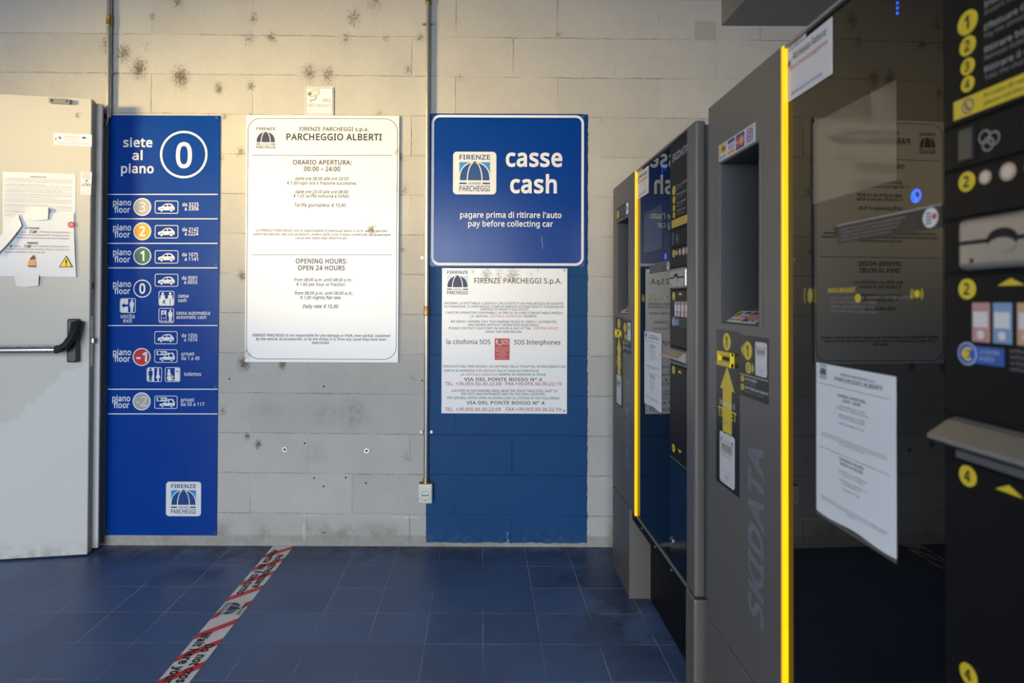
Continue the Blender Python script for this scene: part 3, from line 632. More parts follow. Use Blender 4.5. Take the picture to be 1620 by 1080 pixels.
# ------------------------------------------------------------------ mesh builder
# coordinates (a, b, c): a to the right, b up, c out of the face towards whoever looks at it
class B:
    def __init__(self, px=None, bow=None):
        self.v, self.f, self.mi, self.mats, self.smooth = [], [], [], [], []
        self.px = px
        self.bow = bow

    def add(self, vs, fs, m, smooth=False):
        if m not in self.mats:
            self.mats.append(m)
        k = self.mats.index(m)
        o = len(self.v)
        for a, b, c in vs:
            if self.bow:
                c += self.bow(a)
            self.v.append((a, -c, b))
        for f in fs:
            self.f.append(tuple(i + o for i in f))
            self.mi.append(k)
            self.smooth.append(smooth)
        return self

    def box(self, a0, a1, b0, b1, c0, c1, m, bev=0.0, seg=2):
        a0, a1 = sorted((a0, a1)); b0, b1 = sorted((b0, b1)); c0, c1 = sorted((c0, c1))
        if not bev:
            vs = [(a, b, c) for c in (c0, c1) for b in (b0, b1) for a in (a0, a1)]
            return self.add(vs, [(0, 2, 3, 1), (4, 5, 7, 6), (0, 1, 5, 4), (2, 6, 7, 3), (0, 4, 6, 2), (1, 3, 7, 5)], m)
        bm = bmesh.new()
        bmesh.ops.create_cube(bm, size=1)
        for v in bm.verts:
            v.co = ((a0 + a1) / 2 + v.co.x * (a1 - a0), (b0 + b1) / 2 + v.co.y * (b1 - b0), (c0 + c1) / 2 + v.co.z * (c1 - c0))
        bmesh.ops.bevel(bm, geom=bm.edges[:], offset=bev, segments=seg, affect='EDGES', profile=0.5)
        bm.verts.index_update()
        self.add([tuple(v.co) for v in bm.verts], [tuple(v.index for v in f.verts) for f in bm.faces], m)
        bm.free()
        return self

    def poly(self, pts, c0, c1, m):
        n = len(pts)
        ar = sum(pts[i][0] * pts[(i + 1) % n][1] - pts[(i + 1) % n][0] * pts[i][1] for i in range(n))
        if ar < 0:
            pts = pts[::-1]
        if c0 == c1:
            return self.add([(a, b, c1) for a, b in pts], [tuple(range(n))], m)
        vs = [(a, b, c1) for a, b in pts] + [(a, b, c0) for a, b in pts]
        fs = [tuple(range(n)), tuple(range(2 * n - 1, n - 1, -1))]
        fs += [(i, i + n, (i + 1) % n + n, (i + 1) % n) for i in range(n)]
        return self.add(vs, fs, m)

    def disc(self, a, b, r, c0, c1, m, n=28, ry=None):
        ry = ry or r
        return self.poly([(a + r * math.cos(2 * math.pi * i / n), b + ry * math.sin(2 * math.pi * i / n)) for i in range(n)], c0, c1, m)

    def loop(self, outer, inner, c, m, closed=True):
        n = len(outer)
        vs = [(a, b, c) for a, b in outer] + [(a, b, c) for a, b in inner]
        return self.add(vs, [(i, (i + 1) % n, (i + 1) % n + n, i + n)[::-1] for i in range(n if closed else n - 1)], m)

    def ring(self, a, b, r0, r1, c, m, n=36, t0=0.0, t1=2 * math.pi):
        cl = abs(t1 - t0 - 2 * math.pi) < 1e-6
        k = n if cl else n + 1
        an = [t0 + (t1 - t0) * i / n for i in range(k)]
        return self.loop([(a + r0 * math.cos(x), b + r0 * math.sin(x)) for x in an],
                         [(a + r1 * math.cos(x), b + r1 * math.sin(x)) for x in an], c, m, cl)

    @staticmethod
    def rr(a0, a1, b0, b1, r, n=8):
        a0, a1 = sorted((a0, a1)); b0, b1 = sorted((b0, b1))
        out = []
        for cx, cy, t in ((a1 - r, b1 - r, 0), (a0 + r, b1 - r, 1), (a0 + r, b0 + r, 2), (a1 - r, b0 + r, 3)):
            for i in range(n + 1):
                x = (t + i / n) * R90
                out.append((cx + r * math.cos(x), cy + r * math.sin(x)))
        return out

    def rrect(self, a0, a1, b0, b1, r, c0, c1, m):
        return self.poly(self.rr(a0, a1, b0, b1, r), c0, c1, m)

    def rframe(self, a0, a1, b0, b1, r, w, c, m):
        a0, a1 = sorted((a0, a1)); b0, b1 = sorted((b0, b1))
        return self.loop(self.rr(a0 + w, a1 - w, b0 + w, b1 - w, max(r - w, 1e-4)), self.rr(a0, a1, b0, b1, r), c, m)

    def stroke(self, pts, w, c, m):
        L, Rr = [], []
        for i, p in enumerate(pts):
            q0, q1 = pts[max(i - 1, 0)], pts[min(i + 1, len(pts) - 1)]
            dx, dy = q1[0] - q0[0], q1[1] - q0[1]
            l = math.hypot(dx, dy) or 1
            nx, ny = -dy / l * w / 2, dx / l * w / 2
            L.append((p[0] + nx, p[1] + ny)); Rr.append((p[0] - nx, p[1] - ny))
        n = len(pts)
        vs = [(a, b, c) for a, b in L] + [(a, b, c) for a, b in Rr]
        return self.add(vs, [(i, i + n, i + n + 1, i + 1) for i in range(n - 1)], m)

    def tube(self, pts, r, m, n=14):
        vs, fs = [], []
        P = [Vector(p) for p in pts]
        up = Vector((0.3, 0.2, 1)).normalized()
        for i, p in enumerate(P):
            t = (P[min(i + 1, len(P) - 1)] - P[max(i - 1, 0)]).normalized()
            u = t.cross(up)
            if u.length < 0.05:
                u = t.cross(Vector((1, 0, 0)))
            u.normalize()
            w = t.cross(u)
            rr = r[i] if isinstance(r, (list, tuple)) else r
            for k in range(n):
                x = 2 * math.pi * k / n
                q = p + (u * math.cos(x) + w * math.sin(x)) * rr
                vs.append(tuple(q))
        for i in range(len(P) - 1):
            for k in range(n):
                k2 = (k + 1) % n
                fs.append((i * n + k, i * n + k2, (i + 1) * n + k2, (i + 1) * n + k))
        self.add(vs, fs, m, True)
        self.add(vs[:n], [tuple(range(n))[::-1]], m)
        self.add(vs[-n:], [tuple(range(n))], m)
        return self

    def text(self, s, a0, a1, b, cap, m, c, bold=0.02, ital=0.0, res=2, align=None, vert=False):
        vs, fs = glyphs(s, bold, res)
        if not vs:
            return self
        x0, x1 = min(v[0] for v in vs), max(v[0] for v in vs)
        k = cap / CAPH
        if a1 is None:
            sx = k
            if align == 'C': a0 = a0 - (x1 - x0) * k / 2
            if align == 'R': a0 = a0 - (x1 - x0) * k
        else:
            sx = (a1 - a0) / (x1 - x0)
        out = []
        for x, y in vs:
            u, w = (x - x0) * sx + ital * y * k, y * k
            out.append((a0 - w, b + u, c) if vert else (a0 + u, b + w, c))
        return self.add(out, fs, m)

    # the same in photograph pixels of a flat sign
    def t(self, s, x0, x1, y, cap, m, bold=0.02, ital=0.0, c=0.0035, res=2):
        a0, b0 = self.px(x0, y)
        a1, b1 = self.px(x1, y)
        return self.text(s, a0, a1, (b0 + b1) / 2, cap / 323, m, c, bold, ital, res)

    def build(self, name, parent=None, loc=(0, 0, 0)):
        me = bpy.data.meshes.new(name)
        me.from_pydata(self.v, [], self.f)
        for m in self.mats:
            me.materials.append(M[m])
        me.polygons.foreach_set('material_index', self.mi)
        me.polygons.foreach_set('use_smooth', self.smooth)
        me.update()
        o = bpy.data.objects.new(name, me)
        COL.objects.link(o)
        o.location = loc
        if parent:
            o.parent = parent
        return o


def tag(o, label=None, cat=None, group=None, kind=None):
    for k, v in (('label', label), ('category', cat), ('group', group), ('kind', kind)):
        if v:
            o[k] = v
    return o


def empty(name, loc, rot=(0, 0, 0)):
    o = bpy.data.objects.new(name, None)
    COL.objects.link(o)
    o.empty_display_size = 0.1
    o.location = loc
    o.rotation_euler = rot
    return o


# ------------------------------------------------------------------ the setting
def struct(name, a0, a1, y0, y1, z0, z1, m, bev=0):
    b = B()
    b.box(a0, a1, z0, z1, -y0, -y1, m, bev)
    return tag(b.build(name), kind='structure')


struct('floor', -4.5, 2.4, -5.2, 3.1, -0.10, 0.0, 'floor')
struct('wall_back', -4.5, 2.4, YW, 3.11, 0.0, 3.0, 'wall')
struct('wall_right', 2.2, 2.4, -3.2, YW, 0.0, 3.0, 'concrete')
struct('ceiling', -4.5, 2.4, -2.2, 3.11, 3.0, 3.15, 'concrete')
bx, bz = W(1141, 41)
struct('light_blocking_lintel', -4.5, 2.2, -2.2, -2.0, 2.32, 3.0, 'concrete')  # unseen lintel, added to keep entrance daylight off the upper wall
struct('ceiling_beam', bx, 2.2, -1.98, YW, bz, 3.0, 'beam_grey', 0.004)


# ------------------------------------------------------------------ the round dome logo of the car parks
def logo(b, a0, a1, b0, b1, c, plate=None, dark='logo_blue', sky='logo_sky', line='white_print'):
    w, h = a1 - a0, b1 - b0
    if plate:
        b.rrect(a0, a1, b0, b1, w * 0.09, c - 0.0012, c, plate)
        a0, a1, b0, b1 = a0 + w * 0.145, a1 - w * 0.145, b0 + h * 0.075, b1 - h * 0.075
        w, h = a1 - a0, b1 - b0
        line = plate
    c1 = c + 0.0004
    b.text('FIRENZE', a0, a1, b1 - h * 0.125, h * 0.125, dark, c1, 0.025)
    b.text('PARCHEGGI', a0, a1, b0, h * 0.145, dark, c1, 0.02)
    y0, y1 = b0 + h * 0.30, b0 + h * 0.80
    b.poly([(a0, y0), (a1, y0), (a1, y1), (a0, y1)], c1, c1, sky)
    n = 20
    d = [(a0 + w / 2 - w / 2 * math.cos(math.pi * i / n), y0 + (y1 - y0) * math.sin(math.pi * i / n) ** 0.8) for i in range(n + 1)]
    b.poly(d, c + 0.0006, c + 0.0006, dark)
    b.stroke(d, w * 0.035, c + 0.0009, line)
    for s in (-1, 1):
        r = [(a0 + w / 2 + s * w * 0.24 * math.sin(R90 * i / 10), y0 + (y1 - y0) * math.cos(R90 * i / 10)) for i in range(11)]
        b.stroke(r, w * 0.035, c + 0.0009, line)
    yb = b0 + h * 0.215
    b.stroke([(a0, yb), (a0 + w * 0.24, yb)], h * 0.045, c1, dark)
    b.stroke([(a1 - w * 0.24, yb), (a1, yb)], h * 0.045, c1, dark)
    for i in range(8):
        x = a0 + w * (0.30 + 0.4 * (i + 0.5) / 8)
        b.stroke([(x, yb - h * 0.03), (x, yb + h * 0.03)], w * 0.022, c1, dark)


class Sign:
    """a flat board screwed to the wall, measured in photograph pixels"""
    def __init__(self, name, x0, y0, x1, y1, thick, m, r=0.0, off=0.001):
        self.cx, self.cy = (x0 + x1) / 2, (y0 + y1) / 2
        ox, oz = W(self.cx, self.cy)
        self.o = (ox, oz)
        self.root = empty(name, (ox, YW - off, oz))
        self.thick = thick
        (a0, b1), (a1, b0) = self.px(x0, self.cy), self.px(x1, self.cy)
        b0 = self.px(self.cx, y1)[1]
        b1 = self.px(self.cx, y0)[1]
        self.rect = (a0, a1, b0, b1)
        b = self.b()
        if r:
            b.rrect(a0, a1, b0, b1, r, 0, thick, m)
        else:
            b.box(a0, a1, b0, b1, 0, thick, m, 0.0008, 1)
        b.build('panel', self.root)

    def px(self, x, y):
        X, Z = W(x, y)
        return X - self.o[0], Z - self.o[1]

    def len(self, p):
        return p / 323

    def b(self):
        return B(self.px)

    def screws(self, pts, m='screw', r=2.4):
        for x, y in pts:
            a, b_ = self.px(x, y)
            q = self.b()
            q.disc(a, b_, r / 323, self.thick - 0.001, self.thick + 0.002, m, 14)
            q.disc(a, b_, r / 323 * 0.45, self.thick + 0.002, self.thick + 0.0023, 'slit', 6)
            q.build('screw', self.root)


# ------------------------------------------------------------------ floor directory sign
def unit(a0, a1, b0, b1):
    return lambda pts: [(a0 + (a1 - a0) * x, b0 + (b1 - b0) * y) for x, y in pts]


def car(b, a0, a1, b0, b1, c, fg='white_print', bg='sign_blue'):
    u = unit(a0, a1, b0, b1)
    b.poly(u([(0, .22), (0, .42), (.05, .52), (.22, .60), (.36, .84), (.48, .95), (.68, .97), (.82, .90), (.95, .62), (1, .48), (.99, .22), (.9, .16), (.1, .16)]), c, c, fg)
    b.poly(u([(.30, .60), (.41, .80), (.54, .84), (.54, .60)]), c + .0003, c + .0003, bg)
    b.poly(u([(.59, .60), (.59, .85), (.70, .84), (.77, .78), (.83, .62)]), c + .0003, c + .0003, bg)
    for x in (.22, .80):
        p = u([(x, .17)])[0]
        b.disc(*p, (a1 - a0) * .115, c + .0003, c + .0003, bg, 16)
        b.disc(*p, (a1 - a0) * .080, c + .0006, c + .0006, fg, 16)


def van(b, a0, a1, b0, b1, c, fg='white_print', bg='sign_blue'):
    u = unit(a0, a1, b0, b1)
    b.poly(u([(0, .62), (0, .99), (.56, .99), (.56, .62)]), c, c, fg)
    p = u([(.14, .82)])[0]
    b.disc(*p, (b1 - b0) * .15, c + .0003, c + .0003, bg, 16)
    b.stroke(u([(.2, .82), (.5, .82)]), (b1 - b0) * .08, c + .0003, bg)
    b.stroke(u([(.42, .82), (.42, .70)]), (b1 - b0) * .07, c + .0003, bg)
    b.poly(u([(.16, .18), (.16, .36), (.36, .44), (.52, .66), (.60, .72), (.60, .84), (.90, .84), (1, .46), (.98, .18)]), c + .0002, c + .0002, fg)
    b.poly(u([(.44, .46), (.56, .64), (.64, .64), (.64, .46)]), c + .0005, c + .0005, bg)
    b.poly(u([(.69, .46), (.69, .74), (.84, .74), (.92, .46)]), c + .0005, c + .0005, bg)
    for x in (.32, .82):
        p = u([(x, .14)])[0]
        b.disc(*p, (a1 - a0) * .085, c + .0005, c + .0005, bg, 14)
        b.disc(*p, (a1 - a0) * .055, c + .0008, c + .0008, fg, 14)


def figure(b, a0, a1, b0, b1, c, m, skirt=False):
    u = unit(a0, a1, b0, b1)
    p = u([(.5, .90)])[0]
    b.disc(*p, (b1 - b0) * .09, c, c, m, 14)
    if skirt:
        b.poly(u([(.25, .78), (.75, .78), (.68, .55), (.95, .24), (.66, .24), (.64, 0), (.36, 0), (.34, .24), (.05, .24), (.32, .55)]), c, c, m)
    else:
        b.poly(u([(.08, .76), (.2, .80), (.8, .80), (.92, .76), (.92, .42), (.78, .42), (.76, 0), (.54, 0), (.5, .38), (.46, 0), (.24, 0), (.22, .42), (.08, .42)]), c, c, m)


S = Sign('floor_directory_sign', 169.6, 183, 346.2, 846, 0.004, 'sign_blue')
tag(S.root, 'tall blue floor directory board reading siete al piano 0, beside the open door', 'sign')
C1 = 0.0046
b = S.b()
b.t('siete', 196, 242, 232.6, 13.8, 'white_print', .028, c=C1, res=4)
b.t('al', 210, 226.5, 253, 13.8, 'white_print', .028, c=C1, res=4)
b.t('piano', 192.5, 244, 273.8, 13.8, 'white_print', .028, c=C1, res=4)
b.build('heading_text', S.root)
b = S.b()
a, z = S.px(291.6, 244.8)
b.ring(a, z, 34.2 / 323, 37.6 / 323, C1, 'white_print', 56)
b.t('0', 279, 304.4, 265.0, 38.5, 'white_print', .02, c=C1, res=8)
b.build('floor_number', S.root)
for y in (307.7, 346.2, 385, 423.7, 514.7, 615.2, 654.1):
    b = S.b()
    b.stroke([S.px(171.5, y), S.px(345, y)], 1.5 / 323, C1, 'white_print')
    b.build('divider_line', S.root)
rows = [('3', 327.5, 'disc_grey', 'light'), ('2', 366, 'disc_orange', None), ('1', 404.8, 'disc_green', None),
        ('0', 456.4, None, None), ('-1', 564.3, 'disc_red', None), ('-2', 634.4, 'disc_grey', 'light')]
base = [(325, 336.4), (364.5, 375.5), (403.5, 414.8), (453.6, 464.7), (561.3, 571.7), (634.2, 644.8)]
for (num, y, dm, st), (y1, y2) in zip(rows, base):
    x = 226.2 if y < 500 else 225.2
    a, z = S.px(x, y)
    b = S.b()
    b.ring(a, z, 12.6 / 323, 14.2 / 323, C1 + .0004, 'white_print', 32)
    if dm:
        b.disc(a, z, 13.4 / 323, C1 - .0002, C1 + .0002, dm, 32)
    d = b.build('floor_disc', S.root)
    q = S.b()
    w = 9.5 if len(num) == 1 else 17
    if num == '1': w = 6.5
    m = 'plate_white' if st else 'white_print'
    q.t(num, x - w / 2, x + w / 2, y + 7.4, 15, m, 0.0 if st else .03, c=C1 + .0006, res=5)
    q.build('numeral', d)
    b = S.b()
    b.t('piano', 180 if y < 600 else 178.8, 208.5 if y < 600 else 207, y1, 9.2, 'white_print', .022, c=C1, res=3)
    b.t('floor', 182 if y < 600 else 181, 206.8 if y < 600 else 205.5, y2, 9.2, 'white_print', .022, c=C1, res=3)
    b.build('floor_text', S.root)
for k, (y0, y1) in enumerate([(317.5, 338), (356.2, 377), (396, 416.7), (433, 453.4), (523.7, 544), (552.4, 573.3), (625.4, 646)]):
    b = S.b()
    x0, x1 = 246, 282.8
    if k > 3: x0, x1 = 245.4, 281.6
    (a0, z1), (a1, z0) = S.px(x0, y0), S.px(x1, y1)
    b.rframe(a0, a1, z0, z1, 3 / 323, 0.9 / 323, C1, 'white_print')
    (c0, w1), (c1, w0) = S.px(x0 + 5, y0 + 4), S.px(x1 - 5.5, y1 - 3)
    if k < 5:
        car(b, c0, c1, w0, w1, C1)
        b.build('car_symbol', S.root)
    else:
        (c0, w1), (c1, w0) = S.px(x0 + 3.5, y0 + 2.5), S.px(x1 - 4, y1 - 1.5)
        van(b, c0, c1, w0, w1, C1)
        b.build('van_symbol', S.root)
b = S.b()
for s, x0, x1, y in [('da 3225', 289.5, 315, 326.3), ('a 3306', 293, 315, 333), ('da 2142', 289.3, 314.6, 365.7), ('a 2224', 293, 314.6, 372.4),
                     ('da 1075', 289, 314, 405.4), ('a 1141', 293, 314, 412.4), ('da 0001', 288.5, 312.8, 442.3), ('a 0055', 292, 313, 449),
                     ('cassa', 282.7, 299, 470.5), ('cash', 282.7, 296, 477.5), ('cassa automatica', 280, 333, 497.4), ('automatic cash', 280, 327, 504),
                     ('da 1056', 288.3, 313, 533), ('a 1074', 292, 313, 539.7), ('privati', 288, 308, 562), ('da 1 a 49', 288, 316.3, 569),
                     ('toilettes', 292, 319, 594), ('privati', 287, 307.7, 634.6), ('da 50 a 117', 287, 324, 641.6),
                     ('uscita', 192, 214, 503), ('exit', 196, 210, 510)]:
    if s[:2] != 'a ' and s not in ('cash', 'automatic cash', 'da 1 a 49', 'da 50 a 117', 'exit'):
        b = S.b()
    b.t(s, x0, x1, y, 5.6 if s not in ('uscita', 'exit') else 6.6, 'white_print', .012, c=C1, res=3)
    if s[:3] != 'da ' and s not in ('cassa', 'cassa automatica', 'privati', 'uscita') or s in ('da 1 a 49', 'da 50 a 117'):
        b.build('space_text' if s[:2] in ('a ', 'da') else 'caption_text', S.root)


def tile(x0, x1, y0, y1):
    (a0, z1), (a1, z0) = S.px(x0, y0), S.px(x1, y1)
    b = S.b()
    b.rframe(a0, a1, z0, z1, 3 / 323, 0.9 / 323, C1, 'white_print')
    return b, a0, a1, z0, z1, unit(a0, a1, z0, z1)


b, a0, a1, z0, z1, u = tile(190.8, 215.6, 471.4, 494.8)       # way out
b.poly(u([(.02, .06), (.02, .94), (.06, .98), (.52, .98), (.52, .02), (.06, .02)]), C1, C1, 'white_print')
b.poly(u([(.10, .5), (.30, .68), (.30, .57), (.52, .57), (.52, .43), (.30, .43), (.30, .32)]), C1 + .0004, C1 + .0004, 'sign_blue')
figure(b, *[p for q in zip(u([(.60, .06)])[0], u([(.92, .92)])[0]) for p in q], C1 + .0004, 'white_print')
b.build('exit_symbol', S.root)
b, a0, a1, z0, z1, u = tile(252, 276.5, 460, 483.5)           # staffed desk
b.poly(u([(.02, .04), (.02, .48), (.98, .48), (.98, .04)]), C1, C1, 'white_print')
for x in (.26, .74):
    p = u([(x, .82)])[0]
    b.disc(*p, (z1 - z0) * .085, C1, C1, 'white_print', 14)
    b.poly(u([(x - .15, .48), (x - .13, .72), (x + .13, .72), (x + .15, .48)]), C1, C1, 'white_print')
p, q = u([(.26, .13), (.46, .13)])
b.text('€', p[0], q[0], p[1], (z1 - z0) * .26, 'sign_blue', C1 + .0004, .03)
b.stroke(u([(.74, .48), (.74, .06)]), (a1 - a0) * .04, C1 + .0004, 'sign_blue')
b.build('cash_desk_symbol', S.root)
b, a0, a1, z0, z1, u = tile(252, 276, 487, 510.5)             # automatic till
b.poly(u([(.16, .10), (.16, .84), (.50, .84), (.50, .10)]), C1, C1, 'white_print')
b.poly(u([(.19, .13), (.19, .56), (.47, .56), (.47, .13)]), C1 + .0003, C1 + .0003, 'sign_blue')
b.stroke(u([(.27, .32), (.41, .32)]), (z1 - z0) * .04, C1 + .0005, 'white_print')
p, q = u([(.25, .61), (.41, .61)])
b.text('€', p[0], q[0], p[1], (z1 - z0) * .18, 'sign_blue', C1 + .0004, .03)
figure(b, *[p for q in zip(u([(.61, .08)])[0], u([(.93, .90)])[0]) for p in q], C1 + .0004, 'white_print')
b.stroke(u([(.03, .15), (.16, .10), (.97, .10)]), (z1 - z0) * .03, C1, 'white_print')
b.build('ticket_machine_symbol', S.root)
b, a0, a1, z0, z1, u = tile(233, 257, 580.5, 603.6)           # toilets
b.poly(u([(.02, .06), (.02, .94), (.06, .98), (.50, .98), (.50, .02), (.06, .02)]), C1, C1, 'white_print')
figure(b, *[p for q in zip(u([(.10, .06)])[0], u([(.42, .94)])[0]) for p in q], C1 + .0004, 'sign_blue')
figure(b, *[p for q in zip(u([(.58, .06)])[0], u([(.92, .94)])[0]) for p in q], C1 + .0004, 'white_print', True)
b.build('toilet_symbol', S.root)
b, a0, a1, z0, z1, u = tile(262, 286, 580.5, 603.6)           # accessible toilet
p = u([(.26, .80)])[0]
b.disc(*p, (z1 - z0) * .09, C1, C1, 'white_print', 14)
b.poly(u([(.18, .72), (.34, .72), (.38, .52), (.58, .36), (.54, .28), (.30, .44), (.14, .44)]), C1, C1, 'white_print')
p = u([(.32, .26)])[0]
b.disc(*p, (z1 - z0) * .20, C1, C1, 'white_print', 20)
b.stroke(u([(.45, .30), (.56, .12), (.66, .12)]), (z1 - z0) * .06, C1, 'white_print')
b.poly(u([(.64, .06), (.64, .94), (.94, .94), (.94, .06)]), C1, C1, 'white_print')
p, q = u([(.70, .66), (.90, .66)])
b.text('WC', p[0], q[0], p[1], (z1 - z0) * .12, 'sign_blue', C1 + .0004, .02)
b.build('accessible_toilet_symbol', S.root)
b = S.b()
(a0, z1), (a1, z0) = S.px(264, 761), S.px(318.8, 815.5)
logo(b, a0, a1, z0, z1, C1 + .001, 'plate_white')
b.build('logo', S.root)
S.screws([(344, 187), (173.5, 421), (342, 419), (172.5, 611.7), (341.5, 611.3), (170.5, 838), (342, 842)], 'screw_blue', 2.0)

# ------------------------------------------------------------------ opening hours board
HOURS = [('FIRENZE PARCHEGGI s.p.a.', 474.8, 583.8, 208, 6, .02, 0, 'ink_grey'), ('PARCHEGGIO ALBERTI', 454, 604.7, 222.4, 9.8, .03, 0, 'ink_grey'),
         ('ORARIO APERTURA:', 464.3, 557.2, 261, 7, .025, 0, 'ink_grey'), ('00:00 – 24:00', 482, 539, 271.2, 7, .025, 0, 'ink_grey'),
         ('dalle ore 08:00 alle ore 20:00:', 468, 553.8, 285.5, 4.9, .022, .22, 'ink_blue'),
         ('€ 1,60 ogni ora o frazione successiva.', 455.4, 565.3, 292.5, 4.8, .022, 0, 'ink_blue'),
         ('dalle ore 20:00 alle ore 08:00:', 468, 553.4, 306.4, 4.9, .022, .22, 'ink_blue'),
         ('€ 1,00 tariffa notturna a forfait.', 465.8, 554, 313, 4.8, .022, 0, 'ink_blue'),
         ('Tariffa giornaliera: € 15,00.', 466, 549.8, 327.5, 5.3, .022, .22, 'ink_blue'),
         ('La FIRENZE PARCHEGGI non è responsabile di eventuali danni o furti, anche parziali,', 405.6, 614.4, 367, 4.0, .016, .22, 'ink_blue'),
         ('subiti dal veicolo, dai suoi accessori, ovvero dalle cose in esso contenute, da qualunque', 401.6, 618.7, 372.9, 4.0, .016, .22, 'ink_blue'),
         ('causa essi siano stati determinati.', 468, 551, 378.7, 4.0, .016, .22, 'ink_blue'),
         ('OPENING HOURS:', 468.7, 550, 416.7, 7.2, .025, 0, 'ink_grey'), ('OPEN 24 HOURS', 472, 546.4, 427.4, 7.2, .025, 0, 'ink_grey'),
         ('from 08:00 a.m. until 08:00 p.m.:', 465.8, 559.6, 445, 4.9, .02, .22, 'ink_blue'),
         ('€ 1,60 per hour or fraction.', 470, 548, 452.2, 4.9, .02, 0, 'ink_blue'),
         ('from 08:00 p.m. until 08:00 a.m.:', 466.7, 560.7, 466, 4.9, .02, .22, 'ink_blue'),
         ('€ 1,00 nightly flat rate.', 476.2, 541, 473, 4.9, .02, 0, 'ink_blue'),
         ('Daily rate: € 15,00.', 479.8, 537.8, 487, 5.4, .02, .22, 'ink_blue'),
         ('FIRENZE PARCHEGGI is not responsible for any damage or theft, even partial, sustained', 400.4, 618, 532.2, 4.0, .016, .22, 'ink_blue'),
         ('by the vehicle, its accessories, or by the things in it, from any cause they have been', 406, 612, 538, 4.0, .016, .22, 'ink_blue'),
         ('determined.', 494, 522.7, 543.6, 4.0, .016, .22, 'ink_blue')]
S = Sign('opening_hours_sign', 389.8, 183.6, 631.2, 572.6, 0.006, 'hours_white', off=0.004)
tag(S.root, 'large white opening hours board headed PARCHEGGIO ALBERTI on the block wall', 'sign')
C1 = 0.0065
for rng, nm in ((slice(0, 1), 'heading_text'), (slice(1, 2), 'heading_text'), (slice(2, 4), 'hours_text'), (slice(4, 6), 'tariff_text'), (slice(6, 8), 'tariff_text'),
                (slice(8, 9), 'tariff_text'), (slice(9, 12), 'liability_text'), (slice(12, 14), 'hours_text'), (slice(14, 16), 'tariff_text'),
                (slice(16, 18), 'tariff_text'), (slice(18, 19), 'tariff_text'), (slice(19, 22), 'liability_text')):
    b = S.b()
    for s, x0, x1, y, cap, bo, it, m in HOURS[rng]:
        b.t(s, x0, x1 - it * cap, y, cap, m, bo + .010, it, C1, 3)
    b.build(nm, S.root)
b = S.b()
(a0, z1), (a1, z0) = S.px(393.4, 187.6), S.px(627.6, 568.5)
b.rframe(a0, a1, z0, z1, 20 / 323, 0.9 / 323, C1, 'ink_blue')
b.build('border_line', S.root)
for y in (246.5, 403.2):
    b = S.b()
    b.stroke([S.px(399.5, y), S.px(621, y)], 0.9 / 323, C1, 'ink_blue')
    b.build('divider_line', S.root)
b = S.b()
(a0, z1), (a1, z0) = S.px(406.8, 202.4), S.px(436.7, 236)
logo(b, a0, a1, z0, z1, C1, None, 'ink_blue', 'pale_cyan', 'hours_white')
b.build('logo', S.root)

# ------------------------------------------------------------------ video surveillance plate
S = Sign('surveillance_sign', 483.4, 138, 528, 182.6, 0.002, 'tape_clear', r=0.008, off=0.003)
tag(S.root, 'small square white camera surveillance plate above the opening hours board', 'sign')
C1 = 0.0024
b = S.b()
(a0, z1), (a1, z0) = S.px(484.6, 139.3), S.px(526.8, 181)
b.rrect(a0, a1, z0, z1, 0.006, C1 - .001, C1, 'hours_white')
b.build('printed_face', S.root)
b = S.b()
b.rframe(a0, a1, z0, z1, 0.006, 0.9 / 323, C1 + .0004, 'pale_ink')
b.build('border_line', S.root)
b = S.b()
b.t('AREA', 510.8, 524, 162.2, 5.4, 'ink_grey', .0, c=C1 + .0004)
b.t('VIDEOSORVEGLIATA', 487, 524.8, 169.6, 4.6, 'ink_grey', .0, c=C1 + .0004)
b.t('La registrazione è effettuata per fini di sicurezza', 487, 524.8, 174.1, 1.3, 'pale_ink', 0, c=C1 + .0004, res=1)
b.t('Art. 13 del codice in materia', 487, 504, 176, 1.3, 'pale_ink', 0, c=C1 + .0004, res=1)
b.build('lettering', S.root)
b = S.b()
P = lambda l: [S.px(480 + x * .0509, 130 + y * .0509) for x, y in l]
b.poly(P([(215, 300), (330, 240), (500, 238), (525, 330), (505, 395), (400, 430), (330, 455), (210, 480), (195, 430)]), C1 + .0004, C1 + .0004, 'pale_fill')
b.stroke(P([(215, 300), (330, 240), (500, 238), (525, 330), (505, 395), (400, 430), (330, 455), (210, 480)]), .7 / 323, C1 + .0007, 'pale_ink')
q = P([(205, 375)])[0]
b.disc(*q, 0.0095, C1 + .0006, C1 + .0006, 'pale_ink', 16)
b.stroke(P([(400, 440), (405, 510), (360, 560), (230, 570), (215, 620), (260, 625)]), 1.6 / 323, C1 + .0005, 'pale_ink')
b.build('camera_symbol', S.root)

# ------------------------------------------------------------------ blue cash sign
S = Sign('cash_desk_sign', 681, 180.6, 925.6, 422, 0.004, 'sign_blue', r=0.012, off=0.003)
tag(S.root, 'square blue sign with white border reading casse cash above the info notice', 'sign')
C1 = 0.0046
b = S.b()
(a0, z1), (a1, z0) = S.px(683.2, 182.2), S.px(923, 420.6)
b.rframe(a0, a1, z0, z1, 13 / 323, 4 / 323, C1, 'white_print')
b.build('border_line', S.root)
for w_, x0, x1, y in (('casse', 800, 889.2, 263.2), ('cash', 806.9, 880.6, 304.9)):
    b = S.b()
    b.t(w_, x0, x1, y, 26.5, 'white_print', .034, c=C1)
    b.build('heading_text', S.root)
b = S.b()
b.t("pagare prima di ritirare l'auto", 728, 888, 344.6, 8.8, 'white_print', .02, c=C1, res=4)
b.t('pay before collecting car', 740.7, 874.5, 358.5, 8.8, 'white_print', .02, c=C1, res=4)
b.build('instruction_text', S.root)
b = S.b()
(a0, z1), (a1, z0) = S.px(717, 240.5), S.px(785, 308)
